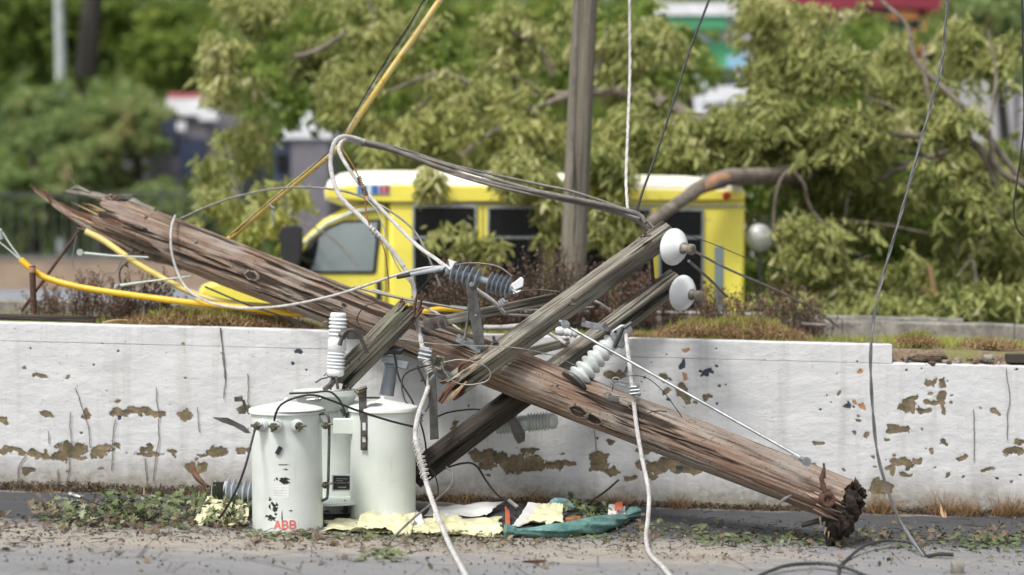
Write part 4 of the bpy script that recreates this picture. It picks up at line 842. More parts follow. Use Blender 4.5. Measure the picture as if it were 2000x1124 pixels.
MB().box(P(248, 386, 15.22), (.14, .10, .05)).build('metal_band', M['darksteel'], fp, 0, bevel=.006)
mb = MB()
for i in range(16): a_ = P(222 + random.uniform(-8, 10), 388 + random.uniform(-6, 8), 15.18); mb.tube([a_, a_ + Vector((random.uniform(-.06, .06), 0, random.uniform(-.01, .05))), a_ + Vector((random.uniform(-.09, .05), -.02, random.uniform(-.04, .07)))], [.006, .004, .001], 5)
mb.build('torn_fibres', M['splinter'], fp)
ax = (A3 - B3).normalized()
def on_pole(px, v=0.0, out=0.0):
    """point on the near surface of the shaft at image column px; v -1..1 across the face"""
    lo, hi = 0.0, 1.0
    for _ in range(40):
        t_ = (lo + hi) / 2; q = B3.lerp(A3, t_)
        if 1000 + FPX * q.x / q.y < px: lo = t_
        else: hi = t_
    q = B3.lerp(A3, lo); r = .178 * (1.16 - .22 * lo); view = (Vector((0, 0, HCAM)) - q).normalized(); view = (view - ax * view.dot(ax)).normalized(); side = ax.cross(view); side = side if side.z > 0 else -side
    return q + side * (v * r) + view * (math.sqrt(max(0, 1 - v * v)) * r + out), view, side
for px_, v_, r_ in ((297, .55, .017), (400, .35, .018), (1100, .2, .012), (660, .6, .01)):
    c, vw, sd_ = on_pole(px_, v_); n_ = (vw * math.sqrt(1 - v_ * v_) + sd_ * v_).normalized(); MB().lathe(c - n_ * .01, c + n_ * .02, [(0, r_ * 1.3), (.5, r_ * 1.3), (.55, r_), (1, r_ * .8)], 8).build('bolt', M['darksteel'], fp, 30)
for px_, v_, s_ in ((515, -.15, .05), (690, .1, .02), (590, .5, .022), (1385, .7, .04), (1345, .85, .025), (1150, -.55, .07), (1180, -.62, .06), (1000, .55, .03), (300, .75, .012), (325, .45, .014), (355, .55, .012), (530, -.6, .02), (1500, .1, .012), (430, .4, .02), (960, -.75, .05), (1060, .3, .015), (1240, .5, .03), (800, .45, .02)):
    c, vw, sd_ = on_pole(px_, v_); n_ = (vw * math.sqrt(1 - v_ * v_) + sd_ * v_).normalized(); q1 = ax * s_ * 1.2; q2 = n_.cross(ax) * s_ * .65
    A = np.zeros((5, 14, 3))
    for i, (f, h) in enumerate(((1.25, -.006), (1.05, .006), (.85, .004), (.5, .001), (.1, .001))):
        for j in range(14): t_ = j / 14 * 6.283; w = 1 + .25 * float(vn(j * 1.0, px_, 3)); A[i, j] = c + q1 * math.cos(t_) * f * w + q2 * math.sin(t_) * f * w + n_ * h
    MB().grid(A[:3], True).grid(A[2:], True, (False, True), None, 1).build('knot', [M['pole'], M['rot']], fp, 60)
# long open drying cracks, as thin sunk dark slivers with raised lips
rk = random.Random(11)
for i in range(46):
    px_ = rk.uniform(330, 1560); v_ = rk.uniform(-.7, .8); ln = rk.uniform(40, 150); pts = []
    for k in range(7):
        c, vw, sd_ = on_pole(min(1600, px_ + ln * k / 6), max(-.9, min(.9, v_ + .05 * math.sin(k + i))), -.003 + .004 * math.sin(k / 6 * 3.14)); pts.append(c)
    MB().tube(pts, [.0006, .003, .0045, .005, .004, .0025, .0006], 5).build('crack', M['rot'], fp)
# rotten butt
def blob(name, c, rad, mat, parent, seed, amp=.5, fr=3.0, n=(26, 34)):
    A = np.zeros((n[0], n[1], 3)); th = np.linspace(0, math.pi, n[0])[:, None]; ph = np.linspace(0, 2 * math.pi, n[1], endpoint=False)[None, :]
    dx = np.sin(th) * np.cos(ph); dy = np.sin(th) * np.sin(ph); dz = np.cos(th) + 0 * ph; q = fbm(dx * fr + dz * 1.7 + seed, dy * fr + dz * 2.3, 4, seed); k = 1 + amp * (q - .5) * 2
    A[..., 0] = c[0] + dx * rad[0] * k; A[..., 1] = c[1] + dy * rad[1] * k; A[..., 2] = c[2] + dz * rad[2] * k
    return MB().grid(A, True).build(name, mat, parent, 70)
blob('rotten_core', P(1648, 985, 12.38), (.12, .15, .135), M['rot'], fp, 4, .45, 5)
blob('rotten_core', P(1640, 1012, 12.32), (.105, .13, .13), M['rot'], fp, 8, .55, 5)
blob('rotten_core', P(1624, 1045, 12.34), (.045, .05, .09), M['rot'], fp, 9, .9, 5)
blob('rotten_core', P(1672, 968, 12.42), (.06, .10, .08), M['rot'], fp, 14, .9, 5)
for i in range(26):
    a_ = P(random.uniform(1600, 1680), random.uniform(960, 1040), 12.30); shardp = [a_, a_ + Vector((random.uniform(-.02, .02), -.02, random.uniform(-.03, -.07)))]
    MB().tube(shardp, [.012, .002], 5).build('rotten_fibre', M['rot'] if i % 3 else M['polebutt'], fp)
for i in range(16):
    u = random.random() * .6; a_ = P(1590 + random.uniform(-25, 20), 950 + u * 75, 12.24 + abs(u - .5) * .12); L_ = random.uniform(.08, .22); b_ = a_ + ax * L_ + Vector((0, random.uniform(-.02, .03), random.uniform(-.03, .02)))
    MB().tube([a_, a_.lerp(b_, .5), b_], [.006, random.uniform(.008, .016), .001], 5).build('butt_splinter', M['polebutt'] if i % 2 else M['splinter'], fp)
cl = MB(); c0 = P(1615, 975, 12.16); cl.lathe(c0 + Vector((0, -.06, 0)), c0 + Vector((0, .06, 0)), [(.25, .005), (.1, .028), (0, .034), (0, .048), (.2, .056), (.5, .046), (.7, .06), (1, .05)], 18, (False, True)); cl.build('rusty_eye_fitting', M['rust'], fp)
MB().tube([P(1618, 985, 12.12), P(1612, 962, 12.14), P(1604, 935, 12.17), P(1610, 915, 12.2)], [.016, .02, .018, .012], 8).build('rusty_strap', M['rust'], fp)
MB().tube([P(1609, 905, 12.2), P(1611, 935, 12.18)], .009, 8).build('rusty_bolt', M['rust'], fp)
MB().tube([P(1518, 985, 12.28), P(1532, 975, 12.24), P(1545, 968, 12.3)], [.008, .012, .008], 8).build('bolt', M['steel'], fp)

def end_sub(o, mb_name, mb, mat): return mb.build(mb_name, mat, o)
# crossarms A (front) and B (behind)
arA = member('crossarm', P(868, 768, 13.10), P(1308, 452, 13.62), rect(.145, .175), [M['arm'], M['splinter']], fp, nu=200, rough=.006, groove=.014, end0=.16, end1=0, seed=21, upv=(-.42, -.66, .62), label='front silvery grey crossarm with its lower end snapped')
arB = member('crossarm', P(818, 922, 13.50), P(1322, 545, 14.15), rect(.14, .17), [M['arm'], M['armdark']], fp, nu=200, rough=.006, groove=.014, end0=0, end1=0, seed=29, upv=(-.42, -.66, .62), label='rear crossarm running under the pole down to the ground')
# the lower dark half of B is a slightly thicker, darker timber laid over it
arD = member('dark_lower_crossarm', P(806, 931, 13.44), P(1035, 760, 13.74), rect(.156, .186), [M['armdark'], M['armdark']], fp, nu=120, rough=.003, groove=.01, end0=0, end1=.05, seed=33, upv=(-.42, -.66, .62))
def pin_insulator(c, parent):
    c = Vector(c); d = Vector((.66, -.70, -.12)).normalized(); L = .26
    s = c - d * .06; e_ = s + d * L
    MB().lathe(s, e_, [(.0, .05), (.06, .132), (.13, .150), (.19, .153), (.26, .146), (.36, .124), (.46, .092), (.54, .058), (.58, .045)], 40).build('insulator_disc', M['porcwhite'], parent, 60)
    MB().lathe(s + d * L * .55, e_, [(0, .046), (.12, .050), (.3, .036), (.5, .034), (.62, .045), (.9, .046), (1, .030)], 24).build('insulator_neck', M['neck'], parent, 60)
    MB().tube([s - d * .14, s + d * .02], [.022, .03], 10).build('insulator_pin', M['rust'], parent)
pin_insulator(P(1318, 483, 13.45), arA); pin_insulator(P(1335, 573, 13.95), arB)
MB().tube([P(1272, 498, 13.55), P(1276, 552, 13.8)], .014, 8).build('spacer_bolt', M['rust'], arA)
for c in (P(1261, 462, 13.42), P(1277, 548, 13.72)): MB().box(c, (.085, .07, .012), Matrix.Rotation(-.15, 3, 'Y')).tube([c, c + Vector((-.012, 0, .055))], .013, 8).build('square_washer_bolt', M['rust'], arA, 30)
for c in (P(966, 668, 13.17), P(1120, 594, 13.30), P(1186, 648, 13.3)): MB().box(c, (.05, .05, .014)).tube([c, c + Vector((-.01, -.01, .045))], .012, 8).build('bolt', M['darksteel'], arA, 30)
# torn lower end of front arm
shard([(858, 786, 13.05), (880, 758, 13.06), (905, 738, 13.06), (925, 718, 13.08)], [.05, .07, .05, .01], M['splinter'], fp, seed=31)
shard([(868, 790, 13.03), (890, 768, 13.03), (912, 745, 13.03)], [.01, .035, .01], M['splinter_pale'], fp, seed=32)
shard([(902, 735, 13.0), (925, 718, 13.0), (938, 705, 13.02)], [.008, .02, .006], M['splinter_pale'], fp, seed=36)
shard([(895, 728, 13.05), (905, 715, 13.05), (940, 700, 13.05)], [.01, .06, .01], M['splinter'], fp, seed=37)

# broken crossarm C with its cut-out
bc = thing('broken_crossarm', 'short broken crossarm stump leaning on the transformers with a torn top end', 'crossarm', P(660, 760, 13.45))
member('timber', P(656, 752, 13.42), P(812, 592, 13.5), rect(.15, .19), [M['armmid'], M['splinter']], bc, nu=120, rough=.005, groove=.011, end0=.06, end1=.10, seed=41, upv=(-.3, -.35, .85))
for i, (a_, b_, w) in enumerate((((815, 572), (808, 610), .03), ((824, 580), (815, 615), .04), ((828, 600), (812, 620), .03), ((640, 752), (665, 730), .02), ((632, 735), (655, 715), .012))):
    shard([(*a_, 13.42), ((a_[0] + b_[0]) / 2, (a_[1] + b_[1]) / 2, 13.42), (*b_, 13.43)], [.008, w, w * .8], M['splinter'] if i < 3 else M['armdark'], bc, seed=44 + i)
def ribs(n, r0, r1, t0, t1, shape=.5):
    out = []
    for i in range(n):
        a_ = t0 + (t1 - t0) * i / n; w = (t1 - t0) / n
        out += [(a_, r0), (a_ + w * .25, r0 + (r1 - r0) * .75), (a_ + w * .45, r1), (a_ + w * .6, r0 + (r1 - r0) * .75), (a_ + w * .85, r0)]
    return out
co_ = thing('fuse_cutout', 'white ribbed porcelain cut-out standing upright on the broken crossarm stump', 'insulator', P(656, 740, 13.25))
MB().lathe(P(661, 611, 13.25), P(655, 737, 13.25), [(0, .02), (0, .055), (.03, .066), (.07, .066)] + ribs(5, .060, .076, .08, .37) + [(.40, .066), (.43, .074), (.58, .074), (.60, .064)] + ribs(5, .060, .076, .61, .87) + [(.89, .070), (.95, .070), (.98, .06), (1, .03)], 36).build('porcelain_body', M['porcwhite'], co_, 60)
MB().lathe(P(666, 652, 13.15), P(674, 656, 13.13), [(0, .02), (0, .035), (1, .035), (1, .01)], 8).tube([P(670, 655, 13.13), P(663, 675, 13.13)], [.014, .018], 8).build('clamp_bolt', M['darksteel'], co_)
mb = MB(); mb.tube(smoothpts([P(668, 648, 13.18), P(690, 645, 13.2), P(704, 660, 13.26), P(717, 690, 13.3)], 5), .016, 8).box(P(690, 657, 13.25), (.10, .02, .05)); mb.build('bracket', M['darksteel'], co_)
MB().tube(px3([(655, 737, 13.25), (646, 752, 13.2), (632, 762, 13.2)]), [.026, .024, .018], 6).tube(px3([(640, 738, 13.2), (628, 740, 13.18), (616, 748, 13.18)]), .007, 6).tube(px3([(656, 735, 13.2), (660, 760, 13.2)]), .012, 6).tube(px3([(648, 735, 13.2), (646, 762, 13.2)]), .008, 6).build('lower_contact', M['darksteel'], co_)
MB().box(P(637, 634, 13.3), (.05, .04, .055)).build('terminal_lug', M['brass'], co_, 30, bevel=.005)
MB().tube(px3([(655, 612, 13.25), (659, 605, 13.25), (664, 612, 13.25)]), .006, 6).build('top_eye', M['darksteel'], co_)

# ------------------------------------------------------------------ transformers
def can_prof(h, r): return [(0, r * .96), (0.0, r), (.01, r * 1.01), (.03, r), (.97, r), (1, r)]
def curved(mb, c, r, th, z, w, h, thick=.004, n=6, rot=0, mi=0):
    """a small plate wrapped on the tank at angle th (0 faces the camera), height z"""
    A = np.zeros((4, n, 3)); c = Vector(c)
    for j in range(n):
        u = (j / (n - 1) - .5) * w
        for i, (dz, rr) in enumerate(((-h / 2, r - .002), (-h / 2, r + thick), (h / 2, r + thick), (h / 2, r - .002))):
            uu = u * math.cos(rot) - dz * math.sin(rot); zz = u * math.sin(rot) + dz * math.cos(rot); t_ = th + uu / r
            A[i, j] = (c.x + math.sin(t_) * rr, c.y - math.cos(t_) * rr, c.z + z + zz)
    mb.grid(A, False, (False, False), None, mi); mb.add([A[i, 0] for i in range(4)], [(0, 1, 2, 3)]); mb.add([A[i, n - 1] for i in range(4)], [(3, 2, 1, 0)]); return mb
def transformer(label, base, r, h, lean=(0, 0), lidh=.085, lid='canwhite', rimr=1.07):
    base = Vector(base); t_ = thing('pole_transformer', label, 'transformer', base, 'pole transformers standing on the road')
    top = base + Vector((lean[0], lean[1], h))
    MB().lathe(base, top, [(0, r * .9), (0, r * .99), (.012, r * 1.005), (.03, r), (.5, r * 1.0), (1, r * 1.0)], 72).build('tank', M['can'], t_, 50)
    MB().lathe(top - Vector((0, 0, .012)), top + Vector((0, 0, lidh)), [(0, r * rimr * .97), (.04, r * rimr), (.30, r * rimr), (.36, r * rimr * .985), (.40, r * 1.01), (.52, r * .86), (.75, r * .42), (.88, r * .16), (.92, r * .13)], 72).build('lid', M[lid], t_, 50)
    MB().lathe(top + Vector((0, 0, lidh - .012)), top + Vector((0, 0, lidh + .018)), [(0, .035), (.2, .035), (.25, .018), (.9, .018), (1, .008)], 14).build('lid_bolt', M['canwhite'], t_)
    return t_, top
R1, H1 = .265, .885
c1 = G(553, 1040); c1 = Vector((c1.x - .0, c1.y + R1, groundz(c1.x) - .01))
t1, top1 = transformer('front transformer, pale green-grey drum with black paint chips and red letters', c1, R1, H1, (-.012, 0))
def at_th(c, r, th, z, out=0): return Vector((c.x + math.sin(th) * (r + out), c.y - math.cos(th) * (r + out), c.z + z))
for th in (-.60, -.18, .38):
    p = at_th(c1, R1, th, .80 + .0 * th); d = Vector((math.sin(th), -math.cos(th), 0)); b_ = MB().lathe(p, p + d * .07, [(0, .05), (.25, .05), (.3, .042), (.5, .046), (.6, .036), (.8, .038), (1, .026)], 22).build('low_voltage_bushing', M['porc'], t1)
    MB().lathe(p + d * .055, p + d * .10, [(0, .03), (.4, .033), (.5, .024), (1, .02)], 8).tube([p + d * .09 + Vector((-.035, 0, .005)), p + d * .09 + Vector((.05, 0, .005))], [.011, .008], 8).tube([p + d * .08, p + d * .09 + Vector((-.01, 0, -.04))], .011, 8).build('terminal', M['brass'], b_)
mb = MB(); chips = []
rc = random.Random(4)
for (px_, py_, w_, h_) in ((514,925,3,4),(508,930,2,3),(516,940,3,9),(521,946,5,6),(526,938,6,5),(530,944,3,4),(556,938,7,5),(559,943,5,3),(509,957,4,4),(522,960,3,4),(520,968,3,5),(526,975,3,3),(534,990,6,7),(537,994,4,4),(526,1012,5,4),(532,1015,7,3),(519,929,2,3),(536,912,2,1),(554,908,7,1),(558,917,3,1),(551,1010,1,9),(568,998,3,1),(513,945,3,3),(523,953,2,2),(541,936,2,2),(517,935,2,2),(528,930,3,2),(520,1010,3,2),(538,1005,2,2)):
    w_ *= 1.35; h_ *= 1.3; th = math.asin(max(-1, min(1, (px_ - 553) / (R1 * FPX / 12.35)))); zz = HCAM - (py_ - YH) * 12.3 / FPX - c1.z; k = 17; s_ = 12.3 / FPX
    pts = [at_th(c1, R1, th + math.cos(q * 6.283 / k) * w_ * s_ / R1 * rc.uniform(.35, 1.5), zz + math.sin(q * 6.283 / k) * h_ * s_ * rc.uniform(.35, 1.5), .0012) for q in range(k)]
    mb.add(pts, [tuple(range(k))])
mb.build('paint_chips', M['chip'], t1, 0, kind='stuff')
mb = MB(); curved(mb, c1, R1, math.asin((545 - 553) / 70), HCAM - (880 - YH) * 12.3 / FPX - c1.z, .03, .058, .02, 4, -.5); mb.build('black_clip', M['black'], t1, 0)
mb = MB(); curved(mb, c1, R1, -.08, HCAM - (961 - YH) * 12.3 / FPX - c1.z, .125, .09, .0012); mb.build('sticker', M['label'], t1, 0)
mb = MB()
for row in range(4):
    for k in range(7): curved(mb, c1, R1, -.08 + (k - 3) * .055, HCAM - (953 + row * 5.2 - YH) * 12.3 / FPX - c1.z, .008 if (k + row) % 3 else .004, .003, .0022, 3)
mb.build('sticker_print', M['greyp'], t1, 0)
mb = MB(); curved(mb, c1, R1, .06, .062, .19, .085, .0012); mb.build('letter_backing', M['label'], t1, 0)
# red letters A B B, wrapped on the drum
def strokes(c, r, th0, z0, h, w, t_, lift, parent):
    """A B B as bars wrapped on the drum"""
    segs = {'A': [((.0, 0), (.5, 1)), ((.5, 1), (1, 0)), ((.2, .33), (.8, .33))], 'B': [((.08, 0), (.08, 1)), ((.0, .95), (.75, .95)), ((.0, .5), (.85, .5)), ((.0, .05), (.8, .05)), ((.82, .55), (.82, .9)), ((.92, .1), (.92, .45))]}
    x = 0
    for ch in 'ABB':
        mb = MB()
        for k_, (p_, q_) in enumerate(segs[ch]):
            p2 = Vector((p_[0] * w, p_[1] * h)); q2 = Vector((q_[0] * w, q_[1] * h)); d = (q2 - p2).normalized(); n_ = Vector((-d.y, d.x)) * t_ / 2; m_ = 5; A = np.zeros((m_, 2, 3))
            for i_ in range(m_):
                c_ = p2.lerp(q2, i_ / (m_ - 1))
                for j_, sg_ in enumerate((-1, 1)): v_ = c_ + n_ * sg_; A[i_, j_] = at_th(c, r, th0 + (x + v_.x) / r, z0 + v_.y, lift + .0002 * k_)
            mb.grid(A)
        mb.build('red_letter', M['redtext'], parent, 0); x += w * 1.28
strokes(c1, R1, -.24, .034, .062, .044, .0135, .003, t1)
# bent pipe handle at the right
MB().tube(smoothpts(px3([(618, 812, 12.5), (632, 808, 12.5), (640, 812, 12.48), (643, 830, 12.48), (642, 900, 12.48), (640, 965, 12.48), (636, 975, 12.5), (624, 980, 12.55)]), 4), .011, 8).build('bent_bracket_rod', M['darksteel'], t1)
for y_ in (832, 948): MB().lathe(P(633, y_, 12.46), P(641, y_, 12.44), [(0, .012), (0, .026), (.6, .026), (.6, .016), (1, .016)], 8).tube([P(628, y_, 12.46), P(650, y_ - 4, 12.44)], .009, 6).build('bracket_bolt', M['brass'], t1, 30)
mb = MB(); mb.add([P(620, 806, 12.5), P(640, 835, 12.5), P(620, 825, 12.55), P(618, 806, 12.6)], [(0, 1, 2), (0, 2, 3), (0, 3, 1), (1, 3, 2)]); mb.build('hanger_lug', M['can'], t1, 0)
MB().tube([P(480, 800, 12.6), P(476, 784, 12.58), P(466, 780, 12.58)], [.011, .012, .01], 8).box(P(466, 780, 12.57), (.06, .03, .035)).tube([P(459, 780, 12.57), P(473, 776, 12.57)], .014, 8).box(P(473, 802, 12.6), (.05, .05, .05)).build('side_clamp', M['brass'], t1, 30)
mb = MB(); q = [P(415, 815, 12.62), P(445, 816, 12.62), P(478, 832, 12.62), P(490, 846, 12.62), P(480, 846, 12.62), P(458, 833, 12.62), P(432, 824, 12.62)]
mb.prism([(v_.x, v_.z) for v_ in q][::-1], 12.60, 12.612); mb.build('mounting_strap', M['darksteel'], t1, 0)
mb = MB(); curved(mb, c1, R1, 0, H1 - .028, .012, .02); MB().tube([at_th(c1, R1 * 1.06, th, H1 + .012) for th in np.linspace(-2.8, 2.8, 60)], .006, 6).build('lid_gasket', M['greyp'], t1)

c3b = G(743, 1022); c3 = Vector((c3b.x, c3b.y + .26, groundz(c3b.x) - .01))
t3, top3 = transformer('right transformer, pale drum with a slotted dark strap on its lid', c3, .258, .87, (.0, 0))
pz = 12.88
mb = MB(); q = [(700, 762), (716, 762), (716, 806), (718, 818), (718, 880), (704, 880), (704, 826), (701, 810)]; mb.prism([(P(a_, 0, pz).x, P(0, b_, pz).z) for a_, b_ in q][::-1], pz, pz + .012); st = mb.build('slotted_strap', M['darksteel'], t3, 0, bevel=.002)
for y_ in (835, 858): MB().prism([(P(a_, 0, pz).x, P(0, b_, pz).z) for a_, b_ in ((708, y_ - 9), (714, y_ - 9), (714, y_ + 6), (708, y_ + 6))][::-1], pz - .002, pz - .0005).build('slot', M['can'], st, 0)
for y_ in (848, 872): MB().lathe(P(711, y_, pz), P(711, y_, pz) + Vector((0, -.03, 0)), [(0, .022), (.5, .022), (.5, .014), (1, .012)], 6).build('strap_bolt', M['brass'], st, 30)
MB().tube(px3([(694, 762, 12.88), (700, 768, 12.87), (708, 764, 12.86), (716, 757, 12.86)]), [.014, .02, .02, .012], 8).box(P(706, 770, 12.88), (.055, .04, .045)).tube([P(700, 762, 12.85), P(716, 756, 12.85)], .013, 8).build('strap_clamp', M['brass'], t3, 30)
MB().prism([(P(a_, 0, 12.89).x, P(0, b_, 12.89).z) for a_, b_ in ((758, 806), (768, 806), (768, 834), (758, 834))][::-1], 12.885, 12.905).build('lifting_lug', M['can'], t3, 0, bevel=.004)
MB().lathe(P(727, 778, 12.93), P(727, 778, 12.93) + Vector((0, -.0, .006)), [(0, .062), (1, .06)], 24).build('lid_opening', M['chip'], t3)
c2b = G(650, 1004); c2 = Vector((c2b.x, c2b.y + .24, groundz(c2b.x) - .01))
t2, top2 = transformer('rear transformer, pale drum mostly hidden between the two others', c2, .245, .86, (-.03, 0), .07, 'can', 1.06)
MB().lathe(P(636, 800, 13.4), P(636, 762, 13.4), [(0, .19), (.7, .25), (.75, .262), (1, .262)], 50).build('flared_rim', M['can'], t2)
npz = 12.75
npl = MB(); q = boxpx(648, 928, 686, 960, npz, .01); npl.box(*q); npo = npl.build('nameplate_bracket', M['can'], t3, 0, bevel=.002)
q = boxpx(651, 930, 683, 957, npz - .006, .004); MB().box(*q).build('nameplate', M['black'], npo, 0)
for y_, x0, x1 in ((935, 656, 678), (939, 656, 670), (943, 658, 676), (951, 660, 676)): MB().box(*boxpx(x0, y_, x1, y_ + 1.2 + (y_ > 950) * 1.4, npz - .009, .002)).build('nameplate_line', M['steel'], npo, 0)
for x_ in (654, 680): MB().lathe(P(x_, 943, npz - .006), P(x_, 943, npz - .012), [(0, .005), (1, .004)], 8).build('nameplate_screw', M['steel'], npo)
MB().box(*boxpx(650, 818, 690, 849, 13.0, .06)).build('junction_box', M['can'], t3, 0, bevel=.008)
MB().box(*boxpx(620, 903, 629, 931, 12.72, .01)).build('small_black_plate', M['black'], t2, 0)
MB().lathe(P(618, 780, 13.1), P(624, 780, 13.08), [(0, .014), (0, .024), (1, .018)], 8).tube([P(600, 782, 13.1), P(628, 779, 13.08)], .011, 6).build('terminal', M['steel'], t2)
MB().tube(px3([(666, 800, 13.2), (672, 812, 13.18), (680, 806, 13.18), (675, 822, 13.18)]), .012, 6).build('dark_clamp', M['black'], t2)
MB().tube(px3([(674, 1000, 13.1), (676, 985, 13.05), (672, 978, 13.05)]), [.02, .016, .012], 8).build('drain_valve', M['brass'], t2)
MB().lathe(P(650, 975, 13.15), P(650, 980, 13.15), [(0, .26), (1, .262)], 50).build('lower_hoop', M['can'], t2)
# tall bushing behind the right can
hb = thing('high_voltage_bushing', 'grey tube bushing with a square head rising behind the right transformer', 'bushing', P(757, 765, 13.6))
MB().lathe(P(755, 772, 13.62), P(765, 712, 13.62), [(0, .06), (.9, .052), (.92, .06), (1, .06)], 24).build('tube', M['poly'], hb)
MB().box(P(762, 702, 13.6), (.13, .12, .06), Matrix.Rotation(.16, 3, 'Y')).build('head', M['polypale'], hb, 30, bevel=.012)
MB().box(P(785, 712, 13.55), (.11, .08, .07), Matrix.Rotation(.25, 3, 'Y')).build('side_block', M['poly'], hb, 30, bevel=.012)
MB().tube(px3([(748, 690, 13.5), (760, 684, 13.5), (782, 686, 13.5), (790, 680, 13.5)]), [.025, .035, .03, .018], 8).build('clamp', M['black'], hb)

# ------------------------------------------------------------------ insulators and line hardware
def shedstack(p0, p1, groups, core, rs, n=30, thin=.30):
    prof = [(0, core * .6), (0, core * 1.5), (.05, core * 1.5)]
    for (a_, b_, k) in groups:
        for i in range(k):
            c = a_ + (b_ - a_) * (i + .5) / k; w = (b_ - a_) / k
            prof += [(c - w * .40, core), (c - w * .06, rs * .94), (c + w * .04, rs), (c + w * .10, rs * .97), (c + w * .16, core * 1.15)]
    prof += [(.95, core * 1.5), (1, core * 1.5), (1, core * .5)]; return MB().lathe(p0, p1, prof, n)
pi = thing('polymer_insulator', 'dark grey polymer insulator with thin sheds held up on a steel arm in the middle', 'insulator', P(940, 670, 13.25))
a_, b_ = P(872, 527, 13.22), P(1006, 566, 13.10)
shedstack(a_, b_, [(.06, .50, 5), (.60, .93, 5)], .026, .088, 40).build('sheds', M['poly'], pi, 60)
MB().lathe(a_.lerp(b_, .93), b_, [(0, .05), (.5, .05), (.6, .032), (1, .03)], 20).build('end_collar', M['poly'], pi)
MB().prism([(P(x, 0, 13.05).x, P(0, y, 13.05).z) for x, y in ((998, 556), (1018, 541), (1023, 545), (1022, 560), (1004, 568))][::-1], 13.02, 13.07).build('white_end_fitting', M['porcwhite'], pi, 30, bevel=.006)
MB().prism([(P(x, 0, 13.2).x, P(0, y, 13.2).z) for x, y in ((876, 506), (892, 512), (884, 528), (879, 526))][::-1], 13.17, 13.2).build('white_clip', M['porcwhite'], pi, 0)
MB().tube(px3([(1000, 566, 13.05), (1010, 572, 13.02), (1018, 568, 13.02)]), [.01, .016, .01], 8).tube(px3([(1006, 560, 13.05), (1004, 575, 13.03)]), .01, 8).build('end_bolt', M['steel'], pi)
MB().tube(px3([(862, 528, 13.2), (872, 520, 13.2), (880, 528, 13.18)]), [.014, .022, .016], 8).build('cable_clamp', M['steel'], pi)
zz = 13.12
mb = MB(); mb.prism([(P(x, 0, zz).x, P(0, y, zz).z) for x, y in ((908, 548), (914, 541), (924, 541), (929, 549), (948, 676), (926, 676))][::-1], zz, zz + .014); so_ = mb.build('support_bar', M['darksteel'], pi, 0, bevel=.003)
MB().lathe(P(921, 556, zz), P(921, 556, zz) + Vector((0, -.03, 0)), [(0, .022), (.5, .022), (.5, .012), (1, .01)], 6).build('bolt', M['steel'], so_, 30); MB().lathe(P(929, 616, zz), P(929, 616, zz) + Vector((0, -.006, 0)), [(0, .010), (1, .009)], 10).build('bolt', M['steel'], so_)
MB().tube(px3([(916, 594, 13.16), (911, 640, 13.14), (907, 664, 13.12)]), .011, 8).build('support_rod', M['darksteel'], pi)
bp = MB(); bp.add([P(890, 662, 13.2), P(900, 655, 13.3), P(945, 672, 13.3), P(938, 684, 13.15), P(890, 664, 13.2) - Vector((0, 0, .012)), P(900, 657, 13.3) - Vector((0, 0, .012)), P(945, 674, 13.3) - Vector((0, 0, .012)), P(938, 687, 13.15) - Vector((0, 0, .012))], [(0, 1, 2, 3), (7, 6, 5, 4), (0, 4, 5, 1), (1, 5, 6, 2), (2, 6, 7, 3), (3, 7, 4, 0)])
bpo = bp.build('base_plate', M['steel'], pi, 0)
for x, y in ((897, 661), (908, 666)): MB().lathe(P(x, y, 13.16), P(x, y - 8, 13.16), [(0, .022), (.5, .022), (.5, .013), (1, .012)], 6).build('bolt', M['steel'], bpo, 30)
MB().tube(px3([(884, 560, 13.3), (900, 566, 13.3)]), .01, 6)

si = thing('strain_insulator', 'big pale grey spiral-ribbed porcelain insulator resting on the pole', 'insulator', P(1135, 742, 13.32))
a_, b_ = P(1125, 744, 13.22), P(1206, 655, 13.36)
prof = [(0, .03), (0, .09), (.03, .10)]
for i in range(7):
    t0 = .05 + i * .125; r_ = .100 - i * .0045; prof += [(t0, .062), (t0 + .035, r_), (t0 + .06, r_ + .002), (t0 + .085, r_ - .006), (t0 + .115, .062)]
prof += [(.93, .055), (.95, .06)]
MB().lathe(a_, b_, prof, 44).build('porcelain_sheds', M['porc'], si, 60)
MB().lathe(a_.lerp(b_, .88), a_.lerp(b_, 1.0), [(0, .080), (.2, .084), (.8, .08), (1, .05)], 32).build('metal_cap', M['darksteel'], si)
MB().lathe(a_.lerp(b_, -.06), a_.lerp(b_, .03), [(0, .05), (.1, .125), (.6, .125), (1, .09)], 32).build('lower_cap', M['darksteel'], si)
mb = MB(); q = [(1190, 655), (1194, 646), (1212, 634), (1228, 634), (1236, 644), (1222, 668), (1216, 682), (1206, 678)]
mb.prism([(P(x, 0, 13.3).x, P(0, y, 13.3).z) for x, y in q][::-1], 13.24, 13.32); mb.build('shackle', M['steel'], si, 30, bevel=.01)
MB().lathe(P(1202, 648, 13.22), P(1202, 648, 13.34), [(0, .012), (1, .012)], 12).build('shackle_hole', M['chip'], si); MB().tube(px3([(1220, 640, 13.2), (1234, 630, 13.2)]), [.018, .012], 8).build('shackle_bolt', M['darksteel'], si)
MB().tube(px3([(1200, 680, 13.2), (1218, 640, 13.2)]), .014, 8).build('shackle_pin', M['black'], si)

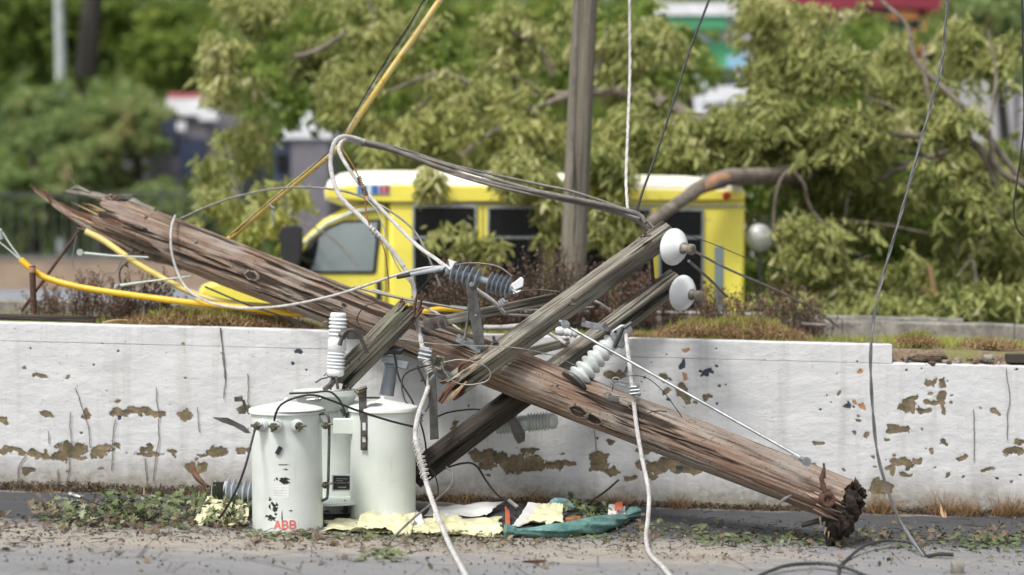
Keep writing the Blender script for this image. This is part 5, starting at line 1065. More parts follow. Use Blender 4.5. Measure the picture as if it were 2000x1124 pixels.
ar = thing('arrester', 'grey ribbed porcelain arrester lying under the pole against the wall', 'insulator', P(1020, 850, 13.9))
MB().lathe(P(968, 832, 13.85), P(1090, 821, 13.85), [(0, .03), (0, .06), (.03, .07)] + ribs(6, .060, .080, .05, .38) + [(.40, .066), (.50, .066)] + ribs(7, .062, .084, .51, .86) + [(.88, .072), (.96, .066), (1, .03)], 36).build('porcelain_body', M['porc'], ar, 60)
mb = MB(); zz = 13.68; mb.prism([(P(x, 0, zz).x, P(0, y, zz).z) for x, y in ((988, 812), (1002, 808), (1026, 845), (1025, 862), (1012, 868), (1004, 855))][::-1], zz, zz + .014); mb.lathe(P(1018, 852, zz), P(1018, 852, zz) + Vector((0, -.03, 0)), [(0, .02), (1, .016)], 8); mb.build('strap_bracket', M['darksteel'], ar, 0, bevel=.003)

gi = thing('ribbed_bushing', 'pale blue-grey ribbed bushing lying on the road left of the front transformer', 'bushing', G(460, 985))
shedstack(P(438, 958, 13.25), P(520, 966, 13.25), [(.02, .95, 7)], .05, .102, 40).build('sheds', M['polypale'], gi, 60)
MB().lathe(P(418, 962, 13.25), P(444, 962, 13.25), [(0, .03), (0, .07)] + [(i / 9 + (.0 if k else .04), .088 if k else .074) for i in range(9) for k in (1, 0)] + [(1, .06)], 36).build('ribbed_dark_base', M['olive'], gi, 60)
MB().prism([(P(x, 0, 13.2).x, P(0, y, 13.2).z) for x, y in ((410, 985), (413, 950), (422, 946), (420, 982))][::-1], 13.2, 13.23).build('pale_flange', M['polypale'], gi, 0)

# steel brace / wooden braces
def bar(name, p0, p1, w, h, mat, parent=None, **kw):
    p0 = Vector(p0); p1 = Vector(p1); d = (p1 - p0).normalized(); sd_ = d.cross(Vector((0, 0, 1))).normalized(); u_ = sd_.cross(d); R = Matrix((d, sd_, u_)).transposed()
    return MB().box((p0 + p1) / 2, ((p1 - p0).length, w, h), R).build(name, mat, parent, 20, bevel=.003, **kw)
br = thing('angle_brace', 'long grey flat brace lying behind the front crossarm with two dark bolts', 'brace', P(850, 640, 13.5))
member('brace_bar', P(832, 634, 13.42), P(1080, 584, 13.62), rect(.05, .085), [M['arm'], M['arm']], br, nu=90, rough=.002, groove=.004, seed=51)
bar('steel_sleeve', P(828, 636, 13.41), P(872, 627, 13.42), .056, .092, M['darksteel'], br)
for x, y in ((848, 631), (862, 628)): MB().lathe(P(x, y, 13.38), P(x, y, 13.34), [(0, .018), (1, .015)], 8).build('bolt', M['rust'], br)
br2 = thing('wooden_brace', 'pale weathered wooden brace lying under the crossarms on the wall top', 'brace', P(1040, 680, 13.85))
member('brace_bar', P(985, 700, 13.62), P(1110, 668, 13.95), rect(.05, .08), [M['arm'], M['arm']], br2, nu=60, rough=.002, groove=.004, seed=55)
br3 = thing('steel_flat_bar', 'upright dark steel flat bar hanging right of the transformers', 'bar', P(846, 862, 13.25))
mb = MB(); zz = 13.25; mb.prism([(P(x, 0, zz).x, P(0, y, zz).z) for x, y in ((836, 715), (850, 715), (857, 858), (840, 860))][::-1], zz, zz + .03); mb.build('bar_body', M['darksteel'], br3, 0, bevel=.003)
mb = MB(); mb.lathe(P(848, 850, 13.25), P(848, 850, 13.25) + Vector((0, -.004, 0)), [(0, .004), (1, .004)], 8); mb.build('hole', M['chip'], br3)
bk = thing('steel_link_plate', 'small galvanised link plate with two bolts between the crossarms', 'plate', P(1160, 640, 13.3))
bar('plate_body', P(1136, 632, 13.25), P(1188, 642, 13.28), .05, .05, M['steel'], bk)
for x, y in ((1140, 626), (1182, 635)): MB().lathe(P(x, y + 4, 13.24), P(x, y - 5, 13.24), [(0, .02), (.6, .02), (.6, .012), (1, .011)], 6).build('bolt', M['darksteel'], bk, 30)
# pale cylinders behind
ci = thing('spool_insulator', 'small cream porcelain spool between the crossarms on the wall top', 'insulator', P(1110, 660, 13.7))
MB().lathe(P(1085, 646, 13.72), P(1128, 652, 13.7), [(0, .02), (0, .035), (.1, .04), (.35, .04), (.4, .03), (.5, .04), (.62, .03), (.72, .042), (.8, .03), (.9, .04), (1, .03)], 24).build('spool_body', M['porcwhite'], ci, 60)

# guy rod from hub to pole
gr = thing('guy_rod', 'long straight galvanised rod running down to the eye near the pole butt', 'rod', P(1580, 905, 12.35))
MB().tube([P(1105, 636, 13.15), P(1578, 902, 12.22)], .0115, 10).build('rod', M['steel'], gr)
for p_ in ((1575, 902, 12.2), (1104, 634, 13.12)):
    c = P(*p_); MB().lathe(c + Vector((0, -.02, 0)), c + Vector((0, .02, 0)), [(0, .014), (0, .034), (1, .034), (1, .014)], 14).tube([c + Vector((-.05, 0, .028)), c + Vector((.03, 0, -.01))], [.014, .02], 8).build('eye', M['steel'], gr, 40)
MB().box(P(1560, 897, 12.26), (.11, .05, .02), Matrix.Rotation(.5, 3, 'Y')).build('guy_plate', M['steel'], gr, 20, bevel=.003)

# ------------------------------------------------------------------ cables
def ong(pts):
    out = []
    for p in pts:
        q = G(p[0], p[1], .012 + (p[2] if len(p) > 2 else 0)); out.append((1000 + q.x * FPX / q.y, YH + (HCAM - q.z) * FPX / q.y, q.y))
    return out
def cable(name, label, pts, r, mat, cat='cable', twist=0, n=8, pitch=.13, smooth=6, group=None, **kw):
    q = resample(smoothpts(px3(pts), smooth), .03 if twist else .05); mb = MB()
    if twist: strands(mb, resample(q, .02), r, twist, pitch, 6)
    else: mb.tube(q, r, n)
    return mb.build(name, M[mat], None, 60, label=label, category=cat, group=group, **kw)
cable('white_cable', 'thick white stranded cable from the top loop down past the right transformer', [(712,277,14.1),(690,270,14.06),(668,268,14.0),(652,282,13.95),(646,325,13.9),(662,380,13.8),(705,425,13.72),(758,480,13.65),(800,540,13.62),(810,575,13.64),(815,630,13.6),(828,690,13.4),(838,722,13.3),(836,758,13.25),(818,808,12.9),(811,850,12.78),(819,890,12.7),(838,960,12.5),(872,1050,11.85),(908,1120,10.7),(935,1180,9.8)], .0195, 'cable', twist=6, pitch=.22)
cable('white_cable', 'second white cable from the top loop down to the grey polymer insulator', [(705,282,14.12),(690,276,14.1),(672,274,14.0),(662,292,13.92),(678,325,13.85),(712,372,13.8),(760,425,13.7),(815,480,13.5),(850,505,13.35),(874,524,13.25),(925,562,13.38),(962,588,13.45),(985,612,13.5)], .0165, 'cable', twist=6, pitch=.2)
cable('power_line', 'dark cable riding on top of the grey bundle across to the crossarm', [(1285,452,13.75),(1240,418,13.84),(1130,378,13.98),(1060,362,14.05),(980,345,14.12),(880,322,14.15),(780,290,14.18),(710,275,14.18),(680,272,14.2)], .012, 'cabledark')
cable('power_line', 'lower taupe cable of the grey bundle sagging beneath the others', [(1275,455,13.78),(1225,424,13.86),(1120,396,13.98),(1000,372,14.05),(890,342,14.1),(790,304,14.12),(720,282,14.12),(684,276,14.12)], .013, 'cabledark')
cable('power_line', 'thickest taupe cable of the bundle between the yellow rod and the crossarm', [(1262,436,13.72),(1235,414,13.78),(1100,384,13.95),(960,357,14.1),(860,328,14.1),(760,290,14.1),(708,276,14.1)], .0185, 'cabledark', twist=6, pitch=.22)
cable('power_line', 'middle taupe cable of the bundle tucked between the other two', [(1250,428,13.75),(1180,404,13.9),(1060,376,14.0),(930,340,14.12),(800,302,14.14),(700,281,14.12)], .015, 'cabledark')
cable('thin_cable', 'thin grey cable arching from the pole past the cab of the bus', [(352,428,15.0),(410,402,14.9),(475,381,14.8),(560,367,14.5),(650,370,14.2),(715,388,14.0),(770,418,13.9),(812,455,13.85),(838,505,13.8),(860,560,13.8)], .0095, 'cablegrey')
cable('looped_cable', 'pale cable looping down over the pole and along the yellow pipes to the insulator', [(342,422,14.85),(335,445,14.68),(335,490,14.62),(350,540,14.6),(375,573,14.55),(420,594,14.5),(480,602,14.4),(560,597,14.1),(650,578,13.9),(720,556,13.7),(780,536,13.5),(830,524,13.35),(872,521,13.25)], .0115, 'cable')
MB().tube(px3([(800, 536, 13.45), (870, 523, 13.25)]), [.018, .024], 10).build('cable_sleeve', M['polypale'], None, label='pale grey sleeve on the cable at the left end of the polymer insulator', category='sleeve')
MB().tube(px3([(776, 542, 13.5), (803, 536, 13.44)]), [.016, .02], 10).build('cable_sleeve', M['barkdark'], None, label='dark tape wrapped on the looped cable left of the pale sleeve', category='sleeve')
cable('white_cable', 'white stranded cable hanging from the spiral insulator over the pole to the road', [(1222,648,13.24),(1228,700,13.05),(1235,760,12.95),(1243,830,12.85),(1254,895,12.75),(1267,960,12.6),(1266,1010,12.4),(1262,1050,12.1),(1270,1082,11.6),(1292,1105,11.2),(1330,1150,10.4)], .0165, 'cable', twist=6, pitch=.2)
cable('hanging_cable', 'thin white cable hanging straight down from the top edge to the crossarm end', [(1229,-80,14.9),(1230,60,14.8),(1230,150,14.7),(1226,260,14.4),(1223,350,14.1),(1226,410,13.85)], .013, 'cable', twist=3, pitch=.35)
cable('hanging_cable', 'black cable slanting down from the top edge to the crossarm end', [(1412,-80,14.6),(1385,0,14.5),(1350,90,14.4),(1315,200,14.2),(1275,320,14.0),(1255,375,13.9),(1243,415,13.85)], .0105, 'black')
cable('twisted_cable', 'long twisted grey cable hanging at the right and reaching the road', [(1858,-80,12.4),(1848,30,12.4),(1838,130,12.4),(1800,270,12.35),(1765,400,12.3),(1730,520,12.3),(1710,600,12.25),(1701,680,12.2),(1702,760,12.2),(1710,860,12.2),(1722,920,12.2),(1750,1000,12.15),(1778,1050,12.05),(1806,1088,11.93)], .0115, 'cablemid', twist=2, pitch=.55)
cable('coiled_cable', 'dark twisted cable curling on the road at the bottom right', ong([(1808,1089),(1788,1078,.04),(1740,1072,.05),(1690,1080,.04),(1655,1096),(1640,1112),(1638,1135)]), .0115, 'darkcoil', twist=3, pitch=.13)
cable('coiled_cable', 'dark twisted cable arching along the bottom edge of the road at right', ong([(1470,1134),(1530,1119,.03),(1590,1113,.03),(1640,1118,.03),(1690,1128),(1730,1145)]), .0125, 'darkcoil', twist=3, pitch=.13)
cable('hanging_cable', 'thin dark wire hanging down the right edge of the view', [(1995,-60,14.0),(1998,100,14.0),(2000,240,14.0),(1990,330,14.0),(1980,400,14.0),(1984,440,14.0),(2000,462,14.0),(2030,470,14.0)], .008, 'black')
cable('line_wire', 'dark guy wire running from the upper disc insulator down behind the mound', [(1350,488,13.6),(1420,525,14.2),(1500,560,15),(1580,600,15.8),(1640,640,16.3)], .0105, 'cablegrey', n=6)
cable('line_wire', 'thin black wire from the crossarm tip across the yellow rear of the bus', [(1305,445,13.6),(1400,480,14.2),(1500,520,15),(1650,560,16),(1760,580,17)], .004, 'black', n=5)
cable('line_wire', 'dark wire drooping from the upper disc insulator toward the low dry shrub', [(1345,510,13.7),(1385,545,14.4),(1420,580,15.2)], .012, 'cabledark', n=6)
cable('jumper_wire', 'thin black jumper arching from the front transformer over to the right transformer', [(536,842,12.28),(537,815,12.24),(548,792,12.2),(575,778,12.15),(610,772,12.2),(645,782,12.3),(700,803,12.6),(760,822,12.75),(808,834,12.88)], .0088, 'black')
cable('jumper_wire', 'black wire dropping from the left terminal of the front transformer to the litter', [(497,842,12.28),(490,870,12.2),(478,915,12.15),(458,965,12.2),(430,1010,12.35),(402,1036,12.5)], .0092, 'black')
cable('jumper_wire', 'black wire lying over the lid of the rear transformer', [(565,769,13.1),(610,767,13.1),(642,765,13.1),(660,778,13.1),(670,795,13.1),(676,812,13.1)], .0085, 'black')
cable('ground_wire', 'thin dark wire lying across the green leaf litter at left', [(160,972,13.2),(200,988,13.05),(260,998,12.95),(330,1008,12.85),(400,1022,12.7),(435,1036,12.5)], .006, 'black')
MB().lathe(P(136, 966, 13.25), P(158, 972, 13.2), [(0, .01), (0, .022), (.3, .022), (.35, .015), (.6, .015), (.65, .02), (1, .012)], 14).build('wire_connector', M['steel'], None, label='small pale connector at the end of the thin wire on the litter', category='connector')
cable('loose_wire', 'grey brown loose wire bending from under the pole down to the bottom edge', [(872,913,13.2),(884,925,13.0),(880,950,12.8),(850,978,12.6),(805,1015,12.2),(765,1055,11.8),(742,1090,11.5),(733,1125,11.1)], .0085, 'cabledark')
cable('loose_wire', 'black loose wire snaking on the wall behind the yellow sheet', [(860,918,13.6),(905,905,13.75),(930,910,13.8),(950,940,13.7),(975,970,13.55),(1010,990,13.3),(1030,1010,13.1)], .0085, 'black')
MB().tube(px3([(994, 978, 13.4), (1012, 992, 13.28)]), .016, 8).build('wire_sleeve', M['kerb'], None, label='brown sleeve on the black loose wire above the teal bag', category='sleeve')
for lab, pts, r, mm in (('black wire loop round the cable clamp beside the broken arm end', [(806,800,13.1),(790,780,13.15),(785,745,13.2),(800,725,13.2),(850,710,13.15),(862,700,13.1)], .007, 'black'),
    ('thin wire hoop hanging around the torn end of the front crossarm', [(866,708,12.98),(900,703,12.95),(940,712,12.93),(958,728,12.92),(950,745,12.92),(915,752,12.93),(885,745,12.95),(868,725,12.98),(862,708,13.0)], .006, 'cablegrey'),
    ('straight black wire dropping behind the cable to the upright bar', [(770,690,13.5),(780,740,13.5),(808,790,13.45),(828,850,13.4),(835,900,13.35),(846,928,13.3)], .0075, 'black'),
    ('black wire curving behind the white cable and upright bar', [(815,715,13.45),(835,760,13.4),(838,790,13.35),(820,815,13.3),(800,825,13.3)], .0085, 'black'),
    ('thin black wire running right from the bar to the lower crossarm', [(852,815,13.5),(880,805,13.6),(930,800,13.7),(985,808,13.8)], .0075, 'black'),
    ('dark wire hooked under the lower crossarm near the road', [(835,905,13.3),(850,930,13.2),(856,960,13.1),(850,985,13.0)], .006, 'black'),
    ('thin green wire strung from the clamp across the front crossarm', [(780,662,13.3),(850,672,13.25),(940,676,13.0),(1010,680,12.95),(1080,695,13.0),(1125,715,13.05)], .0042, 'cablegrey'),
    ('curved dark wire lying on the pole above the cut-out', [(742,592,13.72),(715,597,13.72),(700,615,13.74),(698,630,13.75),(712,645,13.72),(725,655,13.7)], .005, 'black'),
    ('thin wire bow rising over the polymer insulator', [(872,527,13.2),(900,516,13.15),(940,515,13.1),(975,522,13.05),(1000,540,13.03)], .007, 'cabledark'),
    ('thin grey wire from the end of the polymer insulator to the front crossarm', [(1020,568,13.02),(1050,566,13.2),(1092,570,13.3)], .006, 'cabledark'),
    ('thin black wire springing from the clamp on the right hanging cable', [(1195,765,12.9),(1202,745,12.88),(1225,735,12.85),(1262,738,12.85),(1295,765,12.85),(1325,805,12.85),(1332,815,12.85)], .0035, 'black'),
    ('dark wire lying over the pole right of the hanging cable', [(1252,820,12.78),(1265,808,12.76),(1285,803,12.78),(1302,805,12.8)], .0045, 'black'),
    ('black wire from the polymer insulator curving down to the broken stump', [(868,530,13.2),(850,535,13.3),(830,555,13.4),(818,570,13.45)], .007, 'black')):
    cable('loose_wire', lab, pts, r, mm, 'wire', n=6)
for lab, pts, r, mm in (('pale wire running left behind the stump past the yellow bus', [(690,560,14.3),(760,578,14.2),(850,595,14.1),(960,612,14.1),(1050,618,14.2)], .011, 'cablegrey'),
    ('lower pale wire running behind the stump toward the steel plate', [(730,566,14.3),(800,590,14.2),(850,610,14.1),(905,650,13.8)], .0095, 'cable'),
    ('grey wire lying flat on the wall top right of the support bar', [(880,598,14.5),(960,606,14.5),(1060,605,14.6),(1160,600,14.7)], .008, 'cablegrey'),
    ('pale conduit lying along the kerb behind the crossarms', [(950,612,16.0),(1100,610,16.0),(1300,612,16.2),(1500,615,16.3)], .022, 'cable'),
    ('grey wire crossing under the steel brace', [(820,612,13.9),(880,618,13.9),(930,625,13.9),(990,600,14.1)], .007, 'cablegrey'),
    ('thin black wire crossing upward behind the support bar', [(880,622,13.8),(920,600,13.9),(975,560,14.2)], .006, 'black'),
    ('pale wire seen in the gap between the two crossarms', [(1150,583,14.0),(1170,592,14.0),(1192,606,14.1)], .010, 'cable'),
    ('short pale grey pipe lying on the bed right of the mound', [(1565,633,15.6),(1600,635,15.6),(1612,636,15.6)], .017, 'kerb'),
    ('pale rod lying under the pole on the wall top', [(1070,650,13.9),(1090,662,13.9),(1105,672,13.85)], .016, 'cable'),
    ('white tube lying along the wall top behind the pole hardware', [(945,640,14.1),(985,640,14.1),(1040,634,14.2)], .024, 'cable')):
    cable('loose_wire' if r < .015 else 'pipe', lab, pts, r, mm, 'wire' if r < .015 else 'pipe', n=10)
# copper tail and wrapped clamps near the top
cable('copper_wire', 'tarnished copper tail wound down between the two white cables', [(668,290,13.86),(690,325,13.8),(704,355,13.78),(712,385,13.74),(716,420,13.7),(722,440,13.68)], .006, 'copper', 'wire')
cable('copper_wire', 'thin copper wire hanging down from the crossing of the white cables', [(742,466,13.6),(752,495,13.55),(758,540,13.55),(760,570,13.55)], .0045, 'copper', 'wire')
cable('pale_wire', 'thin pale wire curving between the two white cables', [(714,388,13.7),(735,410,13.7),(748,440,13.7),(762,490,13.7),(782,530,13.7),(808,560,13.7)], .0045, 'cable', 'wire')
def coil(name, label, p0, p1, R, turns, r, mat):
    p0, p1 = P(*p0), P(*p1); d = (p1 - p0); dn_ = d.normalized(); N = dn_.cross(Vector((0, 1, 0))).normalized(); B = dn_.cross(N); k = turns * 10
    MB().tube([p0 + d * (i / k) + (N * math.cos(i * .628) + B * math.sin(i * .628)) * (R * (1 + .12 * math.sin(i * 2.1))) for i in range(k + 1)], r, 5).build(name, M[mat], None, 60, label=label, category='wire')
coil('wrapped_joint', 'upper wrapped wire joint on the second white cable near the roof sign', (701, 346, 13.8), (706, 362, 13.8), .017, 4, .006, 'brass')
coil('wrapped_joint', 'lower wrapped wire joint on the white cable above the bus windscreen', (709, 366, 13.77), (714, 382, 13.77), .018, 4, .006, 'brass')
coil('wire_winding', 'untidy dark wire winding around the white cable by the bus window', (724, 445, 13.66), (748, 478, 13.66), .022, 5, .003, 'darksteel')
coil('wire_winding', 'loose silver wire winding down the white cable in front of the right transformer', (812, 862, 12.72), (832, 935, 12.55), .034, 9, .0048, 'cable')
coil('wire_winding', 'bunched silver wire wrap just below the big cable clamp', (833, 706, 13.3), (842, 732, 13.25), .030, 6, .006, 'cable')
# cable clamps
def clamp(label, c, s=1.0, mat='polypale', tilt=.2):
    c = P(*c); t_ = thing('cable_clamp', label, 'clamp', c, 'cable clamps'); R = Matrix.Rotation(tilt, 3, 'Y')
    MB().box(c, (.075 * s, .06 * s, .10 * s), R).build('body', M[mat], t_, 30, bevel=.014)
    for dz in (-.03, .0, .03): q = c + R @ Vector((-.04 * s, -.03 * s, dz * s)); MB().tube([q, q + R @ Vector((.09 * s, -.012, 0))], .011 * s, 8).build('u_bolt', M['steel'], t_)
    for dz in (-.045, .04): q = c + R @ Vector((.035 * s, -.03, dz * s)); MB().lathe(q, q + Vector((.012, -.03, .004)), [(0, .016), (.6, .016), (.6, .01), (1, .009)], 6).build('nut', M['steel'], t_, 30)
clamp('bulky grey clamp on the thick white cable in front of the pole', (829, 692, 13.36), 1.15)
clamp('grey clamp on the hanging cable right of the spiral insulator', (1238, 762, 12.9), .85, 'steel', -.1)
clamp('small clamp on the brace under the polymer insulator', (980, 590, 13.42), .6, 'polypale', .9)
clamp('clamp holding the jumper at the right side of the right transformer', (819, 812, 12.95), .7, 'brass', .3)
eb = thing('eye_bolts', 'cluster of grey eye bolts sticking out left of the cable clamp over the pole', 'eye bolt', P(1200, 775, 12.85))
for a_, b_ in (((1186, 771), (1222, 776)), ((1200, 748), (1228, 757)), ((1203, 742), (1230, 750))):
    p_, q_ = P(*a_, 12.85), P(*b_, 12.86); MB().tube([p_ + (q_ - p_) * .2, q_], .0075, 7).build('bolt_shank', M['steel'], eb)
    A = [p_ + Vector((math.cos(t_) * .028, 0, math.sin(t_) * .017)) for t_ in np.linspace(0, 6.283, 15)]; MB().tube(A, .006, 6).build('bolt_eye', M['steel'], eb)
MB().box(P(1198, 780, 12.83), (.085, .05, .04), Matrix.Rotation(.2, 3, 'Y')).build('dark_nut_block', M['darksteel'], eb, 20, bevel=.006)
MB().tube(px3([(1190, 770, 12.84), (1203, 784, 12.82), (1214, 790, 12.82)]), .01, 7).build('hook', M['darksteel'], eb)
hk = thing('connector_hook', 'rusty bronze hook clamp beside the upright bar holding the wire hoop', 'clamp', P(862, 712, 13.05))
MB().tube(px3([(848, 708, 13.1), (856, 697, 13.05), (868, 699, 13.03), (872, 712, 13.03), (862, 722, 13.05), (850, 718, 13.06)]), [.012, .016, .015, .016, .02, .012], 8).build('hook_body', M['brass'], hk); MB().tube(px3([(840, 742, 13.15), (862, 716, 13.07)]), [.010, .012], 8).build('rod', M['steel'], hk); MB().tube(px3([(846, 722, 13.1), (862, 734, 13.1), (872, 740, 13.12)]), [.02, .03, .02], 8).build('dark_body', M['darksteel'], hk)

# ------------------------------------------------------------------ yellow rods and guy guards
def pipe(name, label, pts, r, mat, extra=None):
    t_ = thing(name, label, 'pipe', P(*pts[0])); MB().tube(resample(smoothpts(px3(pts), 6), .05), r, 14).build('tube', M[mat], t_, 60); return t_
yr = pipe('yellow_rod', 'long bent yellow rod rising from behind the pole out of the top of the view', [(440,474,15.0),(520,405,14.8),(600,339,14.6),(650,298,14.45),(668,278,14.4),(690,244,14.35),(760,142,14.3),(820,58,14.2),(870,-15,14.1),(900,-60,14.1)], .0275, 'stick')
MB().tube(resample(smoothpts(px3([(448,462,14.95),(520,400,14.74),(600,334,14.54),(646,294,14.4),(672,262,14.33),(700,210,14.3),(760,108,14.25),(805,40,14.15),(850,-40,14.1)]), 6), .06), .006, 6).build('line_wire', M['black'], yr)
MB().tube(resample(smoothpts(px3([(660,280,14.33),(690,232,14.3),(745,142,14.25),(800,60,14.15),(848,-22,14.1)]), 6), .06), .0035, 6).build('line_wire', M['steel'], yr)
MB().tube(px3([(530, 404, 14.72), (533, 425, 14.7), (536, 445, 14.7)]), .005, 5).tube(px3([(526, 402, 14.7), (536, 408, 14.7)]), .014, 6).tube(px3([(534, 408, 14.7), (531, 432, 14.7)]), .004, 5).build('dangling_wire_tie', M['steel'], yr)
y1 = pipe('yellow_guy_guard', 'bright yellow plastic guy guard sagging from the rusty stake to behind the pole', [(40,507,14.75),(58,523,14.75),(90,543,14.75),(160,562,14.7),(260,577,14.65),(360,590,14.6),(450,599,14.6),(560,610,14.6)], .0285, 'yellow')
MB().tube(px3([(0,447,14.8),(20,478,14.78),(42,508,14.76)]), .009, 6).tube(px3([(-5,470,14.8),(22,492,14.78),(42,510,14.76)]), .007, 6).build('guy_strand', M['palepole'], y1)
MB().lathe(P(320, 585, 14.63), P(337, 587, 14.62), [(0, .03), (.1, .033), (.9, .033), (1, .03)], 14).build('pink_tape', M['torn'], y1)
MB().tube(px3([(-2, 452, 14.79), (3, 468, 14.79)]), [.03, .02], 8).build('guy_grip', M['palepole'], y1)
y2 = pipe('yellow_guy_guard', 'faded pale yellow guy guard coming down from the splintered end of the pole', [(167,452,15.0),(205,472,15.0),(260,510,14.95),(320,545,14.9),(380,574,14.85),(450,592,14.8),(560,602,14.75)], .0285, 'yellowpale')
y3 = pipe('yellow_guy_guard', 'short yellow guard lying beneath the pole near the stump', [(480,600,14.7),(540,612,14.6),(760,620,14.5),(860,604,14.6),(960,612,14.8)], .024, 'yellow')
sk = thing('rusty_stake', 'short rusty stake with an orange band at the left end of the wall', 'stake', P(65, 612, 14.7))
MB().lathe(P(66, 612, 14.68), P(63, 520, 14.68), [(0, .028), (1, .028)], 12).build('shaft', M['rust'], sk); MB().lathe(P(63, 533, 14.68), P(63, 519, 14.68), [(0, .031), (.6, .032), (1, .022)], 12).build('orange_band', M['torn'], sk)
cable('guy_anchor_rod', 'dark diagonal anchor rod propped beside the rusty stake', [(42,608,15.0),(155,450,15.1)], .014, 'rust', 'rod')
hg = thing('guy_strain_rod', 'grey fibreglass strain rod with an eye under the splintered pole', 'rod', P(155, 495, 14.9))
MB().tube(px3([(165, 495, 14.9), (220, 500, 14.85), (290, 503, 14.8)]), [.014, .009, .009], 8).build('rod', M['palepole'], hg); MB().lathe(P(156, 493, 14.87), P(156, 493, 14.92), [(0, .012), (0, .03), (1, .03), (1, .012)], 16).build('eye', M['palepole'], hg)
hg2 = thing('guy_strain_rod', 'lower grey strain rod lying behind the bright yellow guard', 'rod', P(230, 560, 14.9))
MB().tube(px3([(225, 560, 14.9), (290, 550, 14.85), (375, 540, 14.8)]), [.02, .009, .009], 8).build('rod', M['palepole'], hg2); MB().tube(px3([(225, 565, 14.88), (232, 555, 14.88)]), [.02, .022], 8).build('eye', M['steel'], hg2)
for lab, pts, r, mm in (('grey hook dangling between the two yellow guards', [(318,565,14.75),(322,555,14.75),(335,556,14.75),(335,570,14.75),(322,580,14.75)], .008, 'steel'), ('thin looped guy wire hanging below the splinters', [(150,460,15.0),(142,500,15.0),(145,525,15.0),(165,533,15.0),(190,535,15.0)], .004, 'cablegrey'), ('loose pale twig of wire beneath the strain rod', [(195,560,14.9),(205,535,14.9),(225,532,14.9),(238,508,14.9)], .006, 'cablegrey'), ('dark bent bracket hanging below the splinters', [(250,512,14.9),(236,525,14.9),(234,545,14.9),(245,585,14.9),(240,598,14.9)], .01, 'darksteel'), ('thin dark cable running underneath the fallen pole to the yellow guards', [(400,560,14.7),(470,590,14.6),(560,622,14.45),(600,640,14.3)], .009, 'black'), ('thin upright twig above the splintered pole end', [(128,332,15.4),(140,352,15.4),(152,368,15.4)], .0045, 'cabledark'), ('wire tie hanging below the two yellow guards', [(240,500,14.9),(262,497,14.9),(280,490,14.9)], .007, 'black')):
    cable('loose_wire', lab, pts, r, mm, 'wire', n=6)
# dark plank on the wall at left
member('plank', P(-60, 618, 14.35), P(205, 624, 14.42), rect(.09, .05), [M['armdark'], M['splinter']], None, nu=80, rough=.003, groove=.006, end0=0, end1=.12, seed=61, label='dark reddish plank lying along the wall top at far left', category='plank')
cable('twig', 'pale brown twig lying on the wall top right of the dark plank', [(200,631,14.32),(225,626,14.32),(250,627,14.32)], .008, 'splinter_pale', 'twig')

# ------------------------------------------------------------------ litter, sheets and bags on the road
def sheet(name, label, pts, mat, seed, amp=.03, nu=46, nv=30, cat='sheet', lift=.006, parent=None, jag=.06):
    """crumpled sheet: four ground corners (px,py) in order, or (px,py,up)"""
    q = [G(p[0], p[1], p[2] if len(p) > 2 else 0) for p in pts]; u = np.linspace(0, 1, nu)[:, None]; v_ = np.linspace(0, 1, nv)[None, :]
    ju = u + (fbm(v_ * 5, v_ * 0 + seed, 3, seed) - .5) * jag * 2 * (2 * u - 1) ** 2 * np.sign(2 * u - 1); jv = v_ + (fbm(u * 7, u * 0 + seed + 3, 3, seed) - .5) * jag * 2 * (2 * v_ - 1) ** 2 * np.sign(2 * v_ - 1)
    a_, b_, c_, d_ = [np.array(w) for w in q]; A = (a_[None, None] * ((1 - ju) * (1 - jv))[..., None] + b_[None, None] * (ju * (1 - jv))[..., None] + c_[None, None] * (ju * jv)[..., None] + d_[None, None] * ((1 - ju) * jv)[..., None])
    rd = 1 - np.abs(2 * fbm(A[..., 0] * 3.2 + A[..., 1] * 2 + seed, A[..., 1] * 5 - A[..., 0], 3, seed) - 1) ** .8; rd2 = np.abs(2 * fbm(A[..., 0] * 14, A[..., 1] * 16 + seed, 3, seed + 2) - 1)
    A[..., 2] += lift + amp * np.clip(rd - .55, 0, 1) * 2.6 + amp * .18 * rd2; F = gridF(nu, nv)
    o = raw(name, A.reshape(-1, 3), F, M[mat], parent, smooth=True, label=label, category=cat)
    if parent: del o['category']
    sm = o.modifiers.new('thickness', 'SOLIDIFY'); sm.thickness = .0015; return o
sheet('plastic_sheet', 'pale yellow plastic sheet spread on the road right of the transformers', [(620,1040),(990,1052),(975,1016),(640,1018)], 'tarp', 3, .020, 90, 30)
sheet('plastic_sheet', 'crumpled pale yellow sheet rising in a peak left of the front transformer', [(380,1026),(485,1032),(490,990,.03),(420,985,.13)], 'tarp', 8, .06)
sheet('plastic_sheet', 'folded pale yellow sheet bunched at the foot of the right transformer', [(680,1044),(800,1048),(812,1018,.06),(720,1020,.04)], 'tarp', 12, .05)
sheet('plastic_sheet', 'creased yellowish sheet strip against the teal bag', [(830,1050),(985,1050),(970,1030,.03),(850,1026,.05)], 'tarp', 15, .04)
sheet('paper_sheet', 'white peaked paper folded beside the right transformer foot', [(735,1030),(830,1030),(815,1012,.05),(770,1008,.09)], 'paper', 21, .03, 24, 18)
sheet('paper_sheet', 'white strip of paper lying behind the yellow sheet', [(830,1010),(950,1012),(985,996,.06),(840,1000,.01)], 'paper', 24, .02, 30, 12)
sheet('paper_sheet', 'white folded card propped up left of the teal bag roll', [(1000,1036),(1060,1020),(1075,1000,.05),(1030,1010,.09)], 'paper', 27, .02, 20, 14)
sheet('plastic_sheet', 'small yellow green crumpled wrapper beside the brown pulp', [(1025,1032),(1100,1034),(1100,1008,.06),(1050,1012,.05)], 'tarp', 29, .05, 26, 18)
